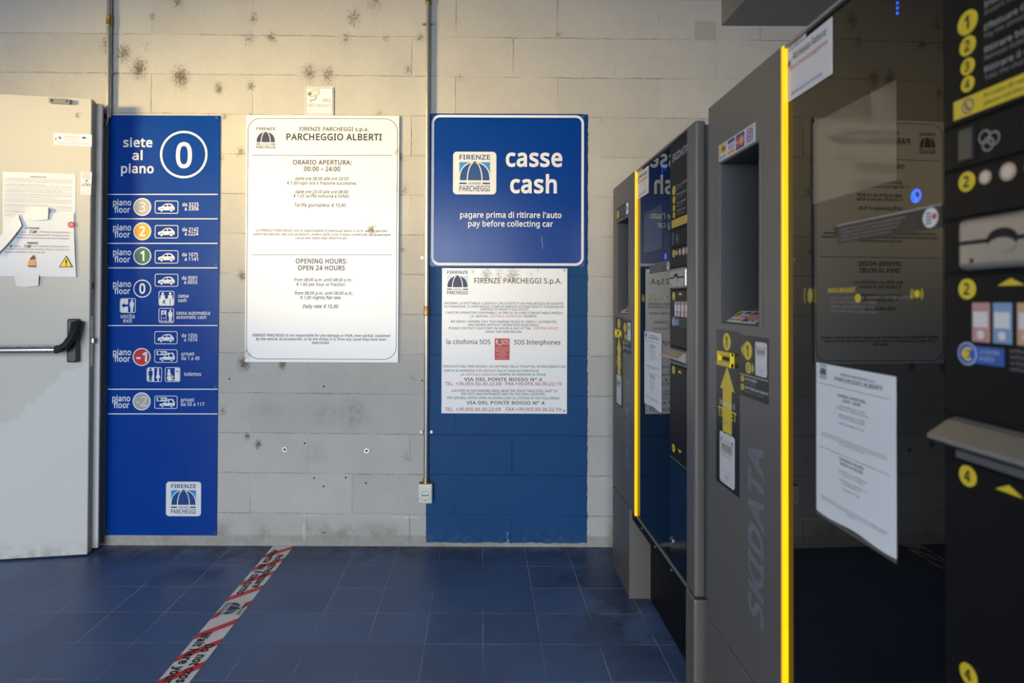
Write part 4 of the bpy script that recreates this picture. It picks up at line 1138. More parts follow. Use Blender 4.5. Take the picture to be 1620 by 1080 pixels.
logo(b, a0, a1, z0, z1, C1 + .001, 'plate_white')
b.build('logo', S.root)
b = S.b()
b.stroke([S.px(857, 374), S.px(856.5, 380), S.px(858, 385), S.px(857.8, 394)], 0.6 / 323, C1, 'disc_grey')
b.build('scratch', S.root)
S.screws([(685.3, 184.8), (921.6, 184.8), (683.4, 419), (921.6, 419.4)], 'screw_blue', 2.4)

# ------------------------------------------------------------------ white information notice under it
S = Sign('information_sign', 699, 424.4, 897, 653.6, 0.004, 'info_white', off=0.003)
tag(S.root, 'white information board with SOS interphone text on the blue painted wall', 'sign')
C1 = 0.0045
K, RD = 'ink_grey', 'ink_red'
IT = .2
LINES = [('FIRENZE PARCHEGGI S.p.A.', 750.3, 888, 448, 8, .015, 0, K),
         ('INFORMA LA SPETTABILE CLIENTELA CHE QUESTO È UN PARCHEGGIO AD ELEVATA', 702.6, 891, 481.5, 3.5, .012, 0, K),
         ('AUTOMAZIONE. IL PARCHEGGIO COMPLETAMENTE AUTOMATIZZATO FUNZIONA IN', 702.4, 891, 486.6, 3.5, .012, 0, K),
         ('ASSENZA DI ADDETTI SUL POSTO', 759.7, 836, 491, 3.4, .012, 0, K),
         ('I NOSTRI OPERATORI DISPONIBILI 24 ORE SU 24 SONO CONTATTABILI PRESSO', 705, 889.7, 496.4, 3.5, .012, 0, K),
         ('LA  NOSTRA', 744.5, 771.7, 501.7, 3.5, .012, 0, K), ('CENTRALE OPERATIVA', 774.6, 826, 501.7, 3.5, .006, 0, RD),
         ('TRAMITE:', 827.8, 849.7, 501.7, 3.5, .012, 0, K),
         ('WE KINDLY INFORM THAT THIS PARKING PLACE IS  HIGHLY  AUTOMATED', 712.7, 880.8, 510.4, 3.6, .012, IT, K),
         ('AND WORKS WITHOUT OPERATORS ASSISTANCE.', 740, 853, 515.5, 3.6, .012, IT, K),
         ('PLEASE CONTACT OUR STAFF 24 HOURS A DAY AT THE', 710, 840, 520.8, 3.6, .012, IT, K),
         ('CENTRAL OFFICE', 844, 882.5, 520.8, 3.6, .006, IT, RD), ('USING THE HERE BELOW:', 767.4, 826, 526.3, 3.6, .012, IT, K),
         ('la citofonia SOS', 706.5, 775.8, 543.9, 7, .015, 0, K), ('SOS Interphones', 813, 886.4, 544.6, 7, .015, 0, K),
         ("DISLOCATA NEL PARCHEGGIO, ALL'INTERNO DELLE TOILETTES, IN PROSSIMITÀ DEI", 701, 894.3, 581, 3.5, .012, 0, K),
         ('VARCHI DI INGRESSO E DI USCITA E SULLE CASSE AUTOMATICHE', 701.7, 852, 587.7, 3.5, .012, 0, K),
         ('LA', 729, 735, 593.7, 3.5, .012, IT, K), ('CENTRALE OPERATIVA', 736.3, 787.6, 593.7, 3.5, .006, 0, RD),
         ('SEMPRE IN FUNZIONE SI TROVA', 789.3, 863.5, 593.7, 3.5, .012, 0, K),
         ('VIA DEL PONTE ROSSO N° 4', 734, 857.5, 602.2, 5, .022, 0, K),
         ('TEL. +39.055.50.30.22.09', 703.8, 793, 609, 5, .016, 0, RD), ('FAX.+39.055.50.30.22.19', 799.7, 887.8, 609, 5, .016, 0, RD),
         ('LOCATED IN THE PARKING AREA, NEAR THE TOILET FACILITIES, NEXT TO', 714.7, 881.8, 619.5, 3.6, .012, IT, K),
         ('THE EXITS AND ENTRANCES AND ON THE CASH COUNTERS.', 728.6, 863.7, 624.5, 3.6, .012, IT, K),
         ('THE CENTRAL OFFICE OPEN 24 HOURS A DAY IS LOCATED AT THE FOLLOWING', 706.5, 885, 630.8, 3.6, .012, IT, K),
         ('VIA DEL PONTE ROSSO N° 4', 738, 861.3, 639, 5, .022, 0, K),
         ('TEL. +39.055.50.30.22.09', 703.3, 792.4, 649.3, 5, .016, IT, RD), ('FAX.+39.055.50.30.22.19', 800, 887.8, 649.3, 5, .016, IT, RD)]
for rng, nm in ((slice(0, 1), 'heading_text'), (slice(1, 8), 'italian_text'), (slice(8, 13), 'english_text'), (slice(13, 14), 'interphone_text'), (slice(14, 15), 'interphone_text'),
                (slice(15, 20), 'italian_text'), (slice(20, 21), 'address_text'), (slice(21, 22), 'phone_text'), (slice(22, 23), 'phone_text'), (slice(23, 26), 'english_text'),
                (slice(26, 27), 'address_text'), (slice(27, 28), 'phone_text'), (slice(28, 29), 'phone_text')):
    b = S.b()
    for s, x0, x1, y, cap, bo, it, m in LINES[rng]:
        b.t(s, x0, x1 - it * cap, y, cap, m, bo, it, C1, 2)
    b.build(nm, S.root)
b = S.b()
(a0, z1), (a1, z0) = S.px(707.4, 428.3), S.px(740.4, 465.4)
logo(b, a0, a1, z0, z1, C1, None, 'ink_blue', 'pale_cyan', 'info_white')
b.build('logo', S.root)
b = S.b()
(a0, z1), (a1, z0) = S.px(782.6, 535), S.px(806, 569)
u = unit(a0, a1, z0, z1)
b.poly(u([(0, 0), (1, 0), (1, 1), (0, 1)]), C1 - .0003, C1, 'ink_red')
c = C1 + .0004
p, q = u([(.44, .72), (.93, .72)])
b.text('SOS', p[0], q[0], p[1], (z1 - z0) * .22, 'plate_white', c, 0.0)
b.stroke(u([(.12, .90), (.12, .82), (.20, .74), (.36, .68)]), 1.6 / 323, c, 'plate_white')
b.stroke(u([(.10, .93), (.20, .86)]), 2.4 / 323, c, 'plate_white')
b.stroke(u([(.30, .73), (.40, .66)]), 2.4 / 323, c, 'plate_white')
for i, s in enumerate(('In caso di necessità', 'premere il pulsante', 'per comunicare con', 'la centrale', 'If necessary press the', 'button to', 'communicate with us')):
    y = .555 - i * .083
    w = .42 * min(1, len(s) / 19)
    p, q = u([(.5 - w, y), (.5 + w, y)])
    b.text(s, p[0], q[0], p[1], (z1 - z0) * .045, 'plate_white', c, 0, res=1)
b.build('emergency_call_label', S.root)
S.screws([(704, 427.5), (892.5, 427.5), (701.6, 649.2), (892, 649.2)], 'screw', 2.0)


# ------------------------------------------------------------------ conduits
def conduit(name, x_top, x_bot, y_bot, couplings, clamps, label):
    X0, Z0 = W(x_bot, y_bot)
    X1, _ = W(x_top, 0)
    r = 0.0118
    dist = 0.0150
    root = empty(name, (X0, YW, Z0))
    H = 3.0 - Z0
    lean = (X1 - X0) / (W(0, 0)[1] - Z0)
    b = B()
    b.tube([(0, 0, dist), (lean * H / 2, H / 2, dist), (lean * H, H, dist)], r, 'zinc', 20)
    b.build('pipe', root)
    for y0, y1 in couplings:
        z0, z1 = W(x_bot, y1)[1] - Z0, W(x_bot, y0)[1] - Z0
        b = B()
        zs = [z0, z0 + .003, z0 + .006, z1 - .006, z1 - .003, z1]
        b.tube([(lean * z, z, dist) for z in zs], [r + .0015, r + .004, r + .003, r + .003, r + .004, r + .0015], 'brass', 20)
        b.build('coupling', root)
    for y in clamps:
        z = W(x_bot, y)[1] - Z0
        b = B()
        x = lean * z
        hh = .007
        prof = [(-.030, .0015), (-.019, .0015), (-.0155, .008)] + \
            [(.0148 * math.cos(t), dist + .0148 * math.sin(t)) for t in [math.pi - i * math.pi / 8 for i in range(9)]] + \
            [(.0155, .008), (.019, .0015), (.030, .0015)]
        n = len(prof)
        vs = [(x + p, z - hh, q) for p, q in prof] + [(x + p, z + hh, q) for p, q in prof]
        b.add(vs, [(i, i + 1, i + n + 1, i + n) for i in range(n - 1)], 'zinc')
        for s in (-1, 1):
            b.disc(x + s * .0245, z, .0062, 0, .0055, 'screw', 12)
        b.build('clamp', root)
    return tag(root, label, 'conduit')


conduit('electrical_conduit', 176.2, 175.0, 188, [(27, 44)], [116.5], 'galvanised conduit pipe above the blue floor directory board')
conduit('electrical_conduit', 677.8, 674.2, 760, [(-4, 9.5), (484, 499)], [39, 408, 683],
        'long galvanised conduit pipe running down beside the blue cash sign to the socket')

X0, Z0 = W(175.0, 188)
b = B()
b.tube([(0, .012, .020), (0, -.012, .020), (-.004, -.026, .020), (-.012, -.038, .020), (-.024, -.046, .018), (-.045, -.05, .012)], .0034, 'white_cable', 10)
tag(b.build('white_cable', loc=(X0, YW, Z0)), 'white cable curling out of the conduit end behind the door edge', 'cable')
b = B()
pts = []
for i in range(41):
    t = i / 40 * 1.7 * math.pi + 0.4
    pts.append((-.034 + .020 * math.cos(t), -.012 + .034 * math.sin(t), .018 + .006 * math.sin(t * .5)))
b.tube(pts, [.0075 if i % 2 else .0092 for i in range(41)], 'rubber', 12)
tag(b.build('corrugated_hose', loc=(X0, YW, Z0)), 'black corrugated cable hose tucked behind the top of the door edge', 'hose')

# ------------------------------------------------------------------ power socket
X0, Z0 = W(674.0, 777)
root = empty('power_socket', (X0, YW, Z0))
tag(root, 'surface-mounted white power socket box at the foot of the conduit', 'socket')
b = B()
b.box(-.0335, .0335, -.047, .047, 0, .040, 'socket_white', .006, 3)
b.build('housing', root)
b = B()
b.box(-.030, .030, .047, .0485, .003, .038, 'dusty_brown')
b.build('dust_layer', root)
b = B()
b.box(-.029, .029, -.040, .028, .038, .0435, 'socket_white', .003, 2)
b.ring(0, -.008, .0215, .0235, .0440, 'pale_ink', 28, math.pi * 1.08, math.pi * 1.92)
b.ring(0, -.008, .0215, .0235, .0440, 'pale_ink', 28, math.pi * .12, math.pi * .88)
b.build('cover', root)
b = B()
for x in (-.012, 0, .012):
    b.disc(x, -.006, .0030, .0437, .0445, 'slit', 10)
    b.box(x - .0042, x + .0042, -.0085, -.0035, .0437, .0443, 'slit')
b.box(-.0045, .0045, -.031, -.025, .0435, .0455, 'brass')
b.build('contact_hole', root)
for x, y in ((.026, .037), (-.028, -.041)):
    b = B()
    b.disc(x, y, .0042, .038, .0415, 'screw', 12)
    b.build('screw', root)
b = B()
b.tube([(0, .046, .0172), (0, .052, .0172), (0, .056, .0160), (0, .070, .0155)], [.0165, .0165, .0145, .0140], 'brass', 16)
b.build('cable_gland', root)

# ------------------------------------------------------------------ two anchor washers
for px, py, lb in ((450.6, 710.6, 'round zinc anchor washer in the wall, left of the pair below the hours board'),
                   (580.2, 712.6, 'round zinc anchor washer in the wall, right of the pair near the socket')):
    X0, Z0 = W(px, py)
    b = B()
    b.disc(0, 0, .0125, 0, .003, 'steel', 20)
    b.ring(0, 0, .0045, .0062, .0032, 'pale_ink', 16)
    b.disc(0, 0, .0048, .003, .0036, 'slit', 12)
    tag(b.build('anchor_washer', loc=(X0, YW, Z0)), lb, 'washer', 'anchor washers on the wall')

# ------------------------------------------------------------------ open steel door
TH = math.atan2(0.061, 0.371)
DX, DY = -1.838, 2.786                         # front right edge of the leaf
droot = empty('door_1', (DX, DY, 0.0), (0, 0, TH))
tag(droot, 'worn cream steel fire door standing open against the block wall', 'door', None, 'structure')
DM = Matrix.Translation((DX, DY, 0)) @ Matrix.Rotation(TH, 4, 'Z')
DI = DM.inverted()


def D(px, py, c=0.0):
    o = DI @ CAM
    d = DI.to_3x3() @ ray(px, py)
    t = (-c - o.y) / d.y
    p = o + d * t
    return p.x, p.z


ztop = 2.142
b = B()
b.box(-.92, 0, .008, ztop, -.044, 0, 'door_paint', .0025, 2)
b.build('leaf', droot)
b = B()
b.box(-.90, .027, .018, ztop - .008, -.062, -.044, 'door_paint', .002, 1)
b.build('rebate_lip', droot)
b = B()
b.box(0, .0012, .02, ztop - .01, -.042, -.003, 'door_edge')
b.build('edge_strip', droot)
za, zb = D(146, 428)[1], D(146, 467)[1]
b = B()
b.box(.0012, .0026, zb, za, -.038, -.008, 'bezel')
b.box(.0026, .0032, zb + .03, zb + .06, -.030, -.016, 'slit')
b.build('strike_plate', droot)
za, zb = D(148, 500)[1], D(148, 580)[1]
b = B()
b.box(.0012, .0026, zb, za, -.032, -.010, 'steel')
b.build('lock_plate', droot)
zc = D(148, 539)[1]
b = B()
b.box(.0026, .014, zc - .013, zc + .013, -.027, -.014, 'steel', .003, 2)
b.build('latch', droot)
(a0, z1), (a1, z0) = D(80, 156.5), D(113, 166)
b = B()
b.rrect(a0, a1, z0, z1, .006, 0, .016, 'bezel')
b.disc(a0 + .014, (z0 + z1) / 2, .005, .016, .018, 'slit', 12)
b.disc(a1 - .012, (z0 + z1) / 2, .004, .016, .018, 'slit', 12)
b.build('top_pivot_plate', droot)
# panic bar
pr = root = empty('panic_bar', (0, 0, 0))
pr.parent = droot
cb = .085
(xr, zr) = D(88, 553, cb)
b = B()
b.tube([(-.90, zr, cb), (-.5, zr, cb), (xr, zr, cb)], .0175, 'steel', 20)
b.build('bar', pr)
b = B()
p = lambda x, y, c: D(x, y, c)
(a0, z1), (a1, z0) = D(111.5, 504), D(127, 572)
b.box(a0, a1, z0, z1, 0, .034, 'black_plastic', .006, 2)
# arm: swept bracket from the mount's top to the bar end
top = [D(113, 505, .03), D(127.5, 503.5, .03)]
ring = []
secs = [(D(120, 508, .034), .034, .024, .016), (D(117.5, 520, .05), .050, .021, .017), (D(112, 534, .066), .066, .018, .018),
        (D(104, 545, .078), .078, .017, .020), (D(96, 551, cb), cb, .018, .021), (D(87.5, 553, cb), cb, .019, .021)]
vs, fs, n = [], [], 12
for i, ((a, z), c, ra, rc) in enumerate(secs):
    q0 = secs[max(i - 1, 0)][0]
    q1 = secs[min(i + 1, len(secs) - 1)][0]
    t = Vector((q1[0] - q0[0], q1[1] - q0[1])).normalized()
    nx, nz = -t.y, t.x
    for k in range(n):
        x = 2 * math.pi * k / n
        vs.append((a + nx * ra * math.cos(x), z + nz * ra * math.cos(x), c - .006 + rc * math.sin(x)))
for i in range(len(secs) - 1):
    for k in range(n):
        k2 = (k + 1) % n
        fs.append((i * n + k, i * n + k2, (i + 1) * n + k2, (i + 1) * n + k))
fs += [tuple(range(n))[::-1], tuple(range(len(vs) - n, len(vs)))]
b.add(vs, fs, 'black_plastic')
b.build('bracket', pr)
# stickers on the leaf
b = B(D)
(a0, z1), (a1, z0) = D(85, 210.5), D(145.3, 231)
b.poly([D(85, 210), D(145.3, 213), D(145.3, 231.7), D(85, 229)], 0, .0006, 'paper')
b.t('AVVISO  PER  UTENTI', 101, 126, 217.5, 2.0, 'tape_red', 0, c=.001, res=1)
b.t('uscita di sicurezza', 104, 124, 220.6, 1.6, 'tape_red', 0, c=.001, res=1)
b.t('non ostruire il passaggio della porta', 99, 134, 224, 1.4, 'euro_blue', 0, c=.001, res=1)
b.t('manutenzione a cura della ditta incaricata - telefonare', 92, 142, 227.5, 1.6, 'euro_blue', 0, c=.001, res=1)
q = D(95, 218); b.disc(*q, .008, .0008, .001, 'card_sky', 14); b.stroke([D(93, 216.5), D(97, 219.5)], .004, .0014, 'ink_blue')
q = D(88.4, 219.8); b.poly([D(87, 219.8), D(89.3, 217), D(89.3, 222.6)], .001, .001, 'tape_red')
q = D(133, 218); b.disc(*q, .010, .0008, .001, 'euro_blue', 18, .005)
q = D(140, 220); b.ring(*q, .0048, .0060, .001, 'euro_blue', 16)
b.build('service_sticker', droot)
b = B(D)
b.poly([D(128, 272), D(145.6, 272.4), D(143.6, 308.2), D(127.6, 307.6)], 0, .0006, 'paper')
b.t('REVISIONE', 133, 144, 275, 1.8, 'tape_red', 0, c=.001, res=1)
for i, (s, x0, x1) in enumerate((('controllo periodico', 130, 143.6), ('della porta', 130.5, 143.4), ('tagliafuoco secondo', 130, 143.4), ('la norma vigente', 129.8, 142))):
    b.t(s, x0, x1, 277.6 + i * 1.7, 1.2, 'ink_grey', 0, c=.001, res=1)
b.t('E', 135.5, 139.5, 288.0, 3.4, 'ink_grey', .03, .2, c=.001)
b.t('LI7EX', 129.5, 143.5, 294.2, 3.6, 'ink_grey', .04, .2, c=.001)
for i in range(4):
    b.t('data e firma del tecnico', 129.6, 141.5, 297.6 + i * 2.6, 1.1, 'ink_light', 0, c=.001, res=1)
b.build('inspection_sticker', droot)


# papers taped on the door (things of their own, placed on the leaf plane)
def on_door(b, name, c, px, py):
    a, z = D(px, py)
    b.v = [(x - a, y, zz - z) for x, y, zz in b.v]
    o = b.build(name)
    p = DM @ Vector((a, -c, z))
    o.location = p
    o.rotation_euler = (0, 0, TH)
    return o


REG = ['Il presente regolamento disciplina le condizioni di utilizzo del parcheggio da parte degli utenti', 'con riferimento alle tariffe esposte ed agli orari di apertura al pubblico della struttura',
       'la sosta dei veicoli deve avvenire esclusivamente entro gli spazi delimitati', 'il conducente deve attenersi alla segnaletica ed alle indicazioni del personale addetto',
       'la direzione non risponde dei danni provocati da terzi ai veicoli in sosta ed agli oggetti', 'in caso di smarrimento del titolo si applica la tariffa massima giornaliera']
b = B(D)
b.poly([D(4.5, 271.5), D(120, 275.5), D(118.5, 428), D(4, 430)], 0, .0005, 'paper')
P1 = on_door(b, 'regulation_poster', 0.0006, 60, 350)
tag(P1, 'white printed regulation sheet on the door, the upper, partly covered one', 'poster')
b = B(D)
b.t('PARKING REGULATIONS', 48, 74, 281, 2.1, 'ink_grey', .02, c=.0009, res=1)
y, i = 284.0, 0
while y < 345:
    ind = 8 if i % 3 == 0 else 7
    end = 114 if i % 4 != 3 else 60 + (i * 17) % 40
    b.t(REG[i % 6], ind, end, y, 1.5, 'ink_light', 0, c=.0009, res=1)
    y += 2.35 if i % 3 != 2 else 3.4
    i += 1
a, z = D(60, 350)
b.v = [(x - a, yy, zz - z) for x, yy, zz in b.v]
b.build('regulation_text', P1)

# curling warning sheet: a grid that bows off the door, its upper left corner folded forward
b = B(D)
nx, ny = 26, 18
vs, fs = [], []


def sheet(u, v):                              # u 0..1 left to right, v 0..1 bottom to top
    x = -40 + u * (121 - (-40))
    yb = 436 + 2.2 * u
    yt = 336.5
    if x < 30:
        yt = 336.5 + (30 - x) * 1.42           # slanted edge where the corner is folded over
    y = yb + (yt - yb) * v
    x += -3.5 * math.sin(math.pi * v) * 0.25 * u - 4.0 * u * v
    c = .003 + .006 * math.sin(math.pi * min(1, u * 1.15)) * (0.35 + 0.65 * math.sin(math.pi * v)) + .003 * math.sin(7 * u + 3 * v) * (1 - abs(2 * v - 1))
    if x < 30:
        c += .010 * v * (30 - x) / 70
    return x, y, c


for j in range(ny + 1):
    for i in range(nx + 1):
        x, y, c = sheet(i / nx, j / ny)
        a, z = D(x, y, c)
        vs.append((a, z, c))
for j in range(ny):
    for i in range(nx):
        k = j * (nx + 1) + i
        fs.append((k, k + 1, k + nx + 2, k + nx + 1))
b.add(vs, fs, 'paper', True)
P2 = on_door(b, 'warning_poster', 0.002, 60, 390)
tag(P2, 'crumpled white cleaning warning sheet with yellow triangle taped on the door', 'poster')


def lay(b):                                    # lets a flat print follow the bow of the sheet
    for k, (x, yy, z) in enumerate(b.v):
        u = max(0, min(1, (182 + x / .3715 * 142) / 161))
        v = max(0, min(1, (437.5 - (475.5 - (z - 1.2) * 340.6)) / 100))
        b.v[k] = (x, yy + cc - sheet(u, v)[2] - .0022, z)


def sub(b, name):
    if name in ('warning_triangle', 'cleaning_machine_picture', 'red_logo'):
        lay(b)
    a, z = D(60, 390)
    b.v = [(x - a, yy, zz - z) for x, yy, zz in b.v]
    return b.build(name, P2)


b = B()                                       # folded-over corner
fl = [(28, 337, .012), (35, 357, .017), (22, 374, .021), (10, 388, .024), (-6, 404, .026), (-20, 400, .022), (-8, 388, .019), (6, 366, .015), (17, 351, .013)]
vv = [(*D(x, y, c), c) for x, y, c in fl]
b.add(vv, [(0, 8, 1), (8, 7, 2, 1), (7, 6, 3, 2), (6, 5, 4, 3)], 'paper', True)
sub(b, 'folded_corner')


def wline(b, s, x0, x1, y, cap, m, bold, it=0):
    # a printed line that follows the bow of the sheet
    n0 = len(b.v)
    b.t(s, x0, x1, y, cap, m, bold, it, c=0, res=1)
    for k in range(n0, len(b.v)):
        x, yy, z = b.v[k]
        px_ = 142 + (x / .3715) * 142
        u = max(0, min(1, (px_ + 40) / 161))
        v = max(0, min(1, (437.5 - y) / 100))
        b.v[k] = (x, yy - sheet(u, v)[2] - .0026, z)


b = B(lambda x, y: D(x, y, .02))
wline(b, 'ATTENZIONE', 38.5, 60.5, 362, 2.8, 'ink_grey', .02)
wline(b, 'dalle ore', 29.5, 39.5, 368, 2.6, 'ink_light', 0)
wline(b, 'a fine lavori saranno presenti', 60, 107.5, 368, 2.6, 'ink_light', 0)
wline(b, 'mezzi per la pulizia del pavimento. Si prega la gentile', 25, 107.5, 372.6, 2.6, 'ink_light', 0)
wline(b, 'clientela di non sostare nell\'area delimitata in tale fascia', 22, 107.5, 377.4, 2.6, 'ink_light', 0)
wline(b, 'WARNING', 41, 58, 385.5, 2.8, 'ink_grey', .02)
wline(b, 'from', 20, 31, 390.5, 2.6, 'ink_light', 0)
wline(b, 'until completion will be present in', 50, 107.5, 390.5, 2.6, 'ink_light', 0)
wline(b, 'mechanical means for floor cleaning. Please do not stand the', 8, 107.5, 395.2, 2.6, 'ink_light', 0)
wline(b, 'the area delimited in this time slot.', 6, 70, 399.8, 2.6, 'ink_light', 0)
sub(b, 'warning_text')
b = B(lambda x, y: D(x, y, .02))
wline(b, '7.00', 44, 55.5, 368.2, 3.7, 'ink_grey', .035, .35)
wline(b, '7.00', 35, 46, 391.0, 3.7, 'ink_grey', .035, .35)
wline(b, '0', 13, 16.5, 390.6, 3.7, 'ink_grey', .035, .35)
sub(b, 'handwriting')
cc = .0135
b = B(lambda x, y: D(x, y, cc))
T = lambda l: [D(x, y, cc) for x, y in l]
b.poly(T([(92, 422.5), (114.5, 422.5), (103.8, 404)]), cc - .001, cc, 'slit')
b.poly(T([(94, 421.4), (112.4, 421.4), (103.8, 406.4)]), cc + .0003, cc + .0003, 'warn_yellow')
b.stroke(T([(103.8, 410.6), (103.8, 417)]), .0062, cc + .0006, 'slit')
q = T([(103.8, 419.3)])[0]
b.disc(*q, .0035, cc + .0006, cc + .0006, 'slit', 12)
sub(b, 'warning_triangle')
b = B()
b.poly(T([(43, 420), (43.5, 414), (48, 408), (51, 406), (55, 409), (56, 420.5), (50, 422)]), cc - .001, cc, 'card_orange')
b.poly(T([(46, 409), (51, 404.5), (55, 405.5), (54.5, 409.5), (49, 411)]), cc + .0004, cc + .0004, 'ink_grey')
b.poly(T([(43, 420), (56.5, 420), (56, 422.5), (44, 422)]), cc + .0004, cc + .0004, 'ink_grey')
b.stroke(T([(51, 405), (53, 403)]), .004, cc + .0004, 'tape_red')
sub(b, 'cleaning_machine_picture')
b = B()
q = D(111.5, 355, cc)
b.disc(*q, .0145, cc - .001, cc, 'tape_red', 18)
b.ring(*q, .004, .006, cc + .0004, 'paper', 14)
sub(b, 'red_logo')
for nm, pts, c0, c1 in (('adhesive_tape', [(39, 328), (56, 326), (75, 328), (77, 331), (76, 347), (60, 349), (44, 348), (41, 340)], .014, .0115),
                        ('adhesive_tape', [(22, 433), (30, 430), (62, 434), (61, 452), (40, 454), (26, 452)], .010, .004)):
    b = B()
    ys = [p[1] for p in pts]
    vs = []
    for x, y in pts:
        c = c0 + (c1 - c0) * (y - min(ys)) / (max(ys) - min(ys))
        vs.append((*D(x, y, c), c))
    b.add(vs, [tuple(range(len(vs)))], 'tape_clear')
    sub(b, nm)

# ------------------------------------------------------------------ floor marking tape
TX0, TX1 = -1.0125, -0.9105
TYE, TYS = 2.908, 1.20
troot = empty('floor_marking_tape', (TX0, TYE, 0.0006), (-R90, 0, -R90))
# local a runs towards the camera (-Y), local b towards +X, local c up
troot.matrix_world = Matrix(((0, 0, 1, TX0), (-1, 0, 0, TYE), (0, -1, 0, 0.0006), (0, 0, 0, 1)))
tag(troot, 'white floor tape with red diagonal stripes and waiting line text on the blue tiles', 'tape')
LT, WT = TYE - TYS, TX1 - TX0
b = B()
b.box(0, LT, 0, WT, 0, .0007, 'tape_white')
b.build('tape_strip', troot)
b = B()
k = 0
while k * .132 - .0 < LT:
    s0 = k * .132
    poly = [(s0, WT), (s0 + .041, WT), (s0 + .041 + WT, 0), (s0 + WT, 0)]
    if s0 + .041 + WT < LT and k != 4:
        b.poly(poly, .0011, .0011, 'tape_red')
    elif k == 4:                               # interrupted by the logo
        b.poly([(s0, WT), (s0 + .041, WT), (s0 + .060, WT - .019), (s0 + .019, WT - .019)], .0011, .0011, 'tape_red')
        b.poly([(s0 + WT - .020, .020), (s0 + WT + .021, .020), (s0 + .041 + WT, 0), (s0 + WT, 0)], .0011, .0011, 'tape_red')
    k += 1
b.build('stripe', troot)
b = B()
ya = lambda Y: TYE - Y
for w_, y0, y1, x in (('Non oltrepassare', 2.805, 2.487, .059), ('Aspetta qui il tuo turno', 2.862, 2.432, .018), ('Do not cross', 2.078, 1.85, .059),
                      ('Wait here your turn', 2.150, 1.772, .018)):
    b = B()
    b.text(w_, ya(y0), ya(y1), x, .029, 'slit', .0015, .05)
    b.build('lettering', troot)
b = B()
logo(b, ya(2.362), ya(2.270), .008, .094, .0015, None, 'ink_blue', 'tape_white', 'tape_white')
b.build('logo', troot)

# ------------------------------------------------------------------ payment machines
YN, YFAR = 1.572, 2.712
MH = 1.712
SEAM = .368
GC = -.013                                     # depth of the black glass behind the front plane
GS0, GS1 = .389, .785


def bow(s):                                    # the glass is not quite flat
    return .0028 - .0278 * (min(max(s, GS0), GS1) - .47) ** 2


def wide(a0, a1, y0, y1, n=10):
    return [(a0 + (a1 - a0) * i / n, y0) for i in range(n + 1)] + [(a1 - (a1 - a0) * i / n, y1) for i in range(n + 1)]


def numdisc(root, s, z, r, num, c, ry=None):
    b = B()
    b.disc(s, z, r, c, c + .0006, 'label_yellow', 24, ry)
    d = b.build('number_disc', root)
    q = B()
    w = .22 if num == '1' else .36
    q.text(num, s - r * w - (r * .06 if num == '1' else 0), s + r * w, z - r * .52, r * 1.05, 'label_black', c + .001, .03, res=3)
    q.build('numeral', d)
    return d


def ticket_picture(b, a0, a1, z0, z1, c):
    w, h = a1 - a0, z1 - z0
    b.rrect(a0, a1, z0, z1, w * .10, c, c + .0005, 'ticket_white')
    u = unit(a0, a1, z0, z1)
    c += .0009
    b.poly(u([(.28, 1), (.40, 1), (.34, .975)]), c, c, 'label_black')
    for x in (.14, .86):
        b.poly(u([(x - .07, .855), (x + .07, .855), (x, .89)]), c, c, 'label_black')
        b.stroke(u([(x, .86), (x, .80)]), w * .04, c, 'label_black')
    p, q = u([(.28, .825), (.72, .825)])
    b.text('TICKET', p[0], q[0], p[1], h * .035, 'ink_light', c, .01, res=1)
    random.seed(3)
    x = .12
    while x < .88:
        ww = random.choice((.015, .025, .035))
        b.poly(u([(x, .65), (x + ww, .65), (x + ww, .79), (x, .79)]), c, c, 'ink_light')
        x += ww + random.choice((.015, .022))
    b.stroke(u([(.10, .625), (.90, .625)]), h * .012, c, 'ink_light')
    for y, x1, s in ((.585, .42, 'ingresso'), (.545, .78, 'parcheggio 0000  00')):
        p, q = u([(.14, y), (x1, y)])
        b.text(s, p[0], q[0], p[1], h * .025, 'ink_light', c, 0, res=1)
    for y in (.25, .06):
        b.stroke(u([(.12, y), (.88, y)]), h * .006, c, 'ink_light')
    p, q = u([(.34, .13), (.68, .13)])
    b.text('TICKET', p[0], q[0], p[1], h * .05, 'ink_light', c, .01, res=1)


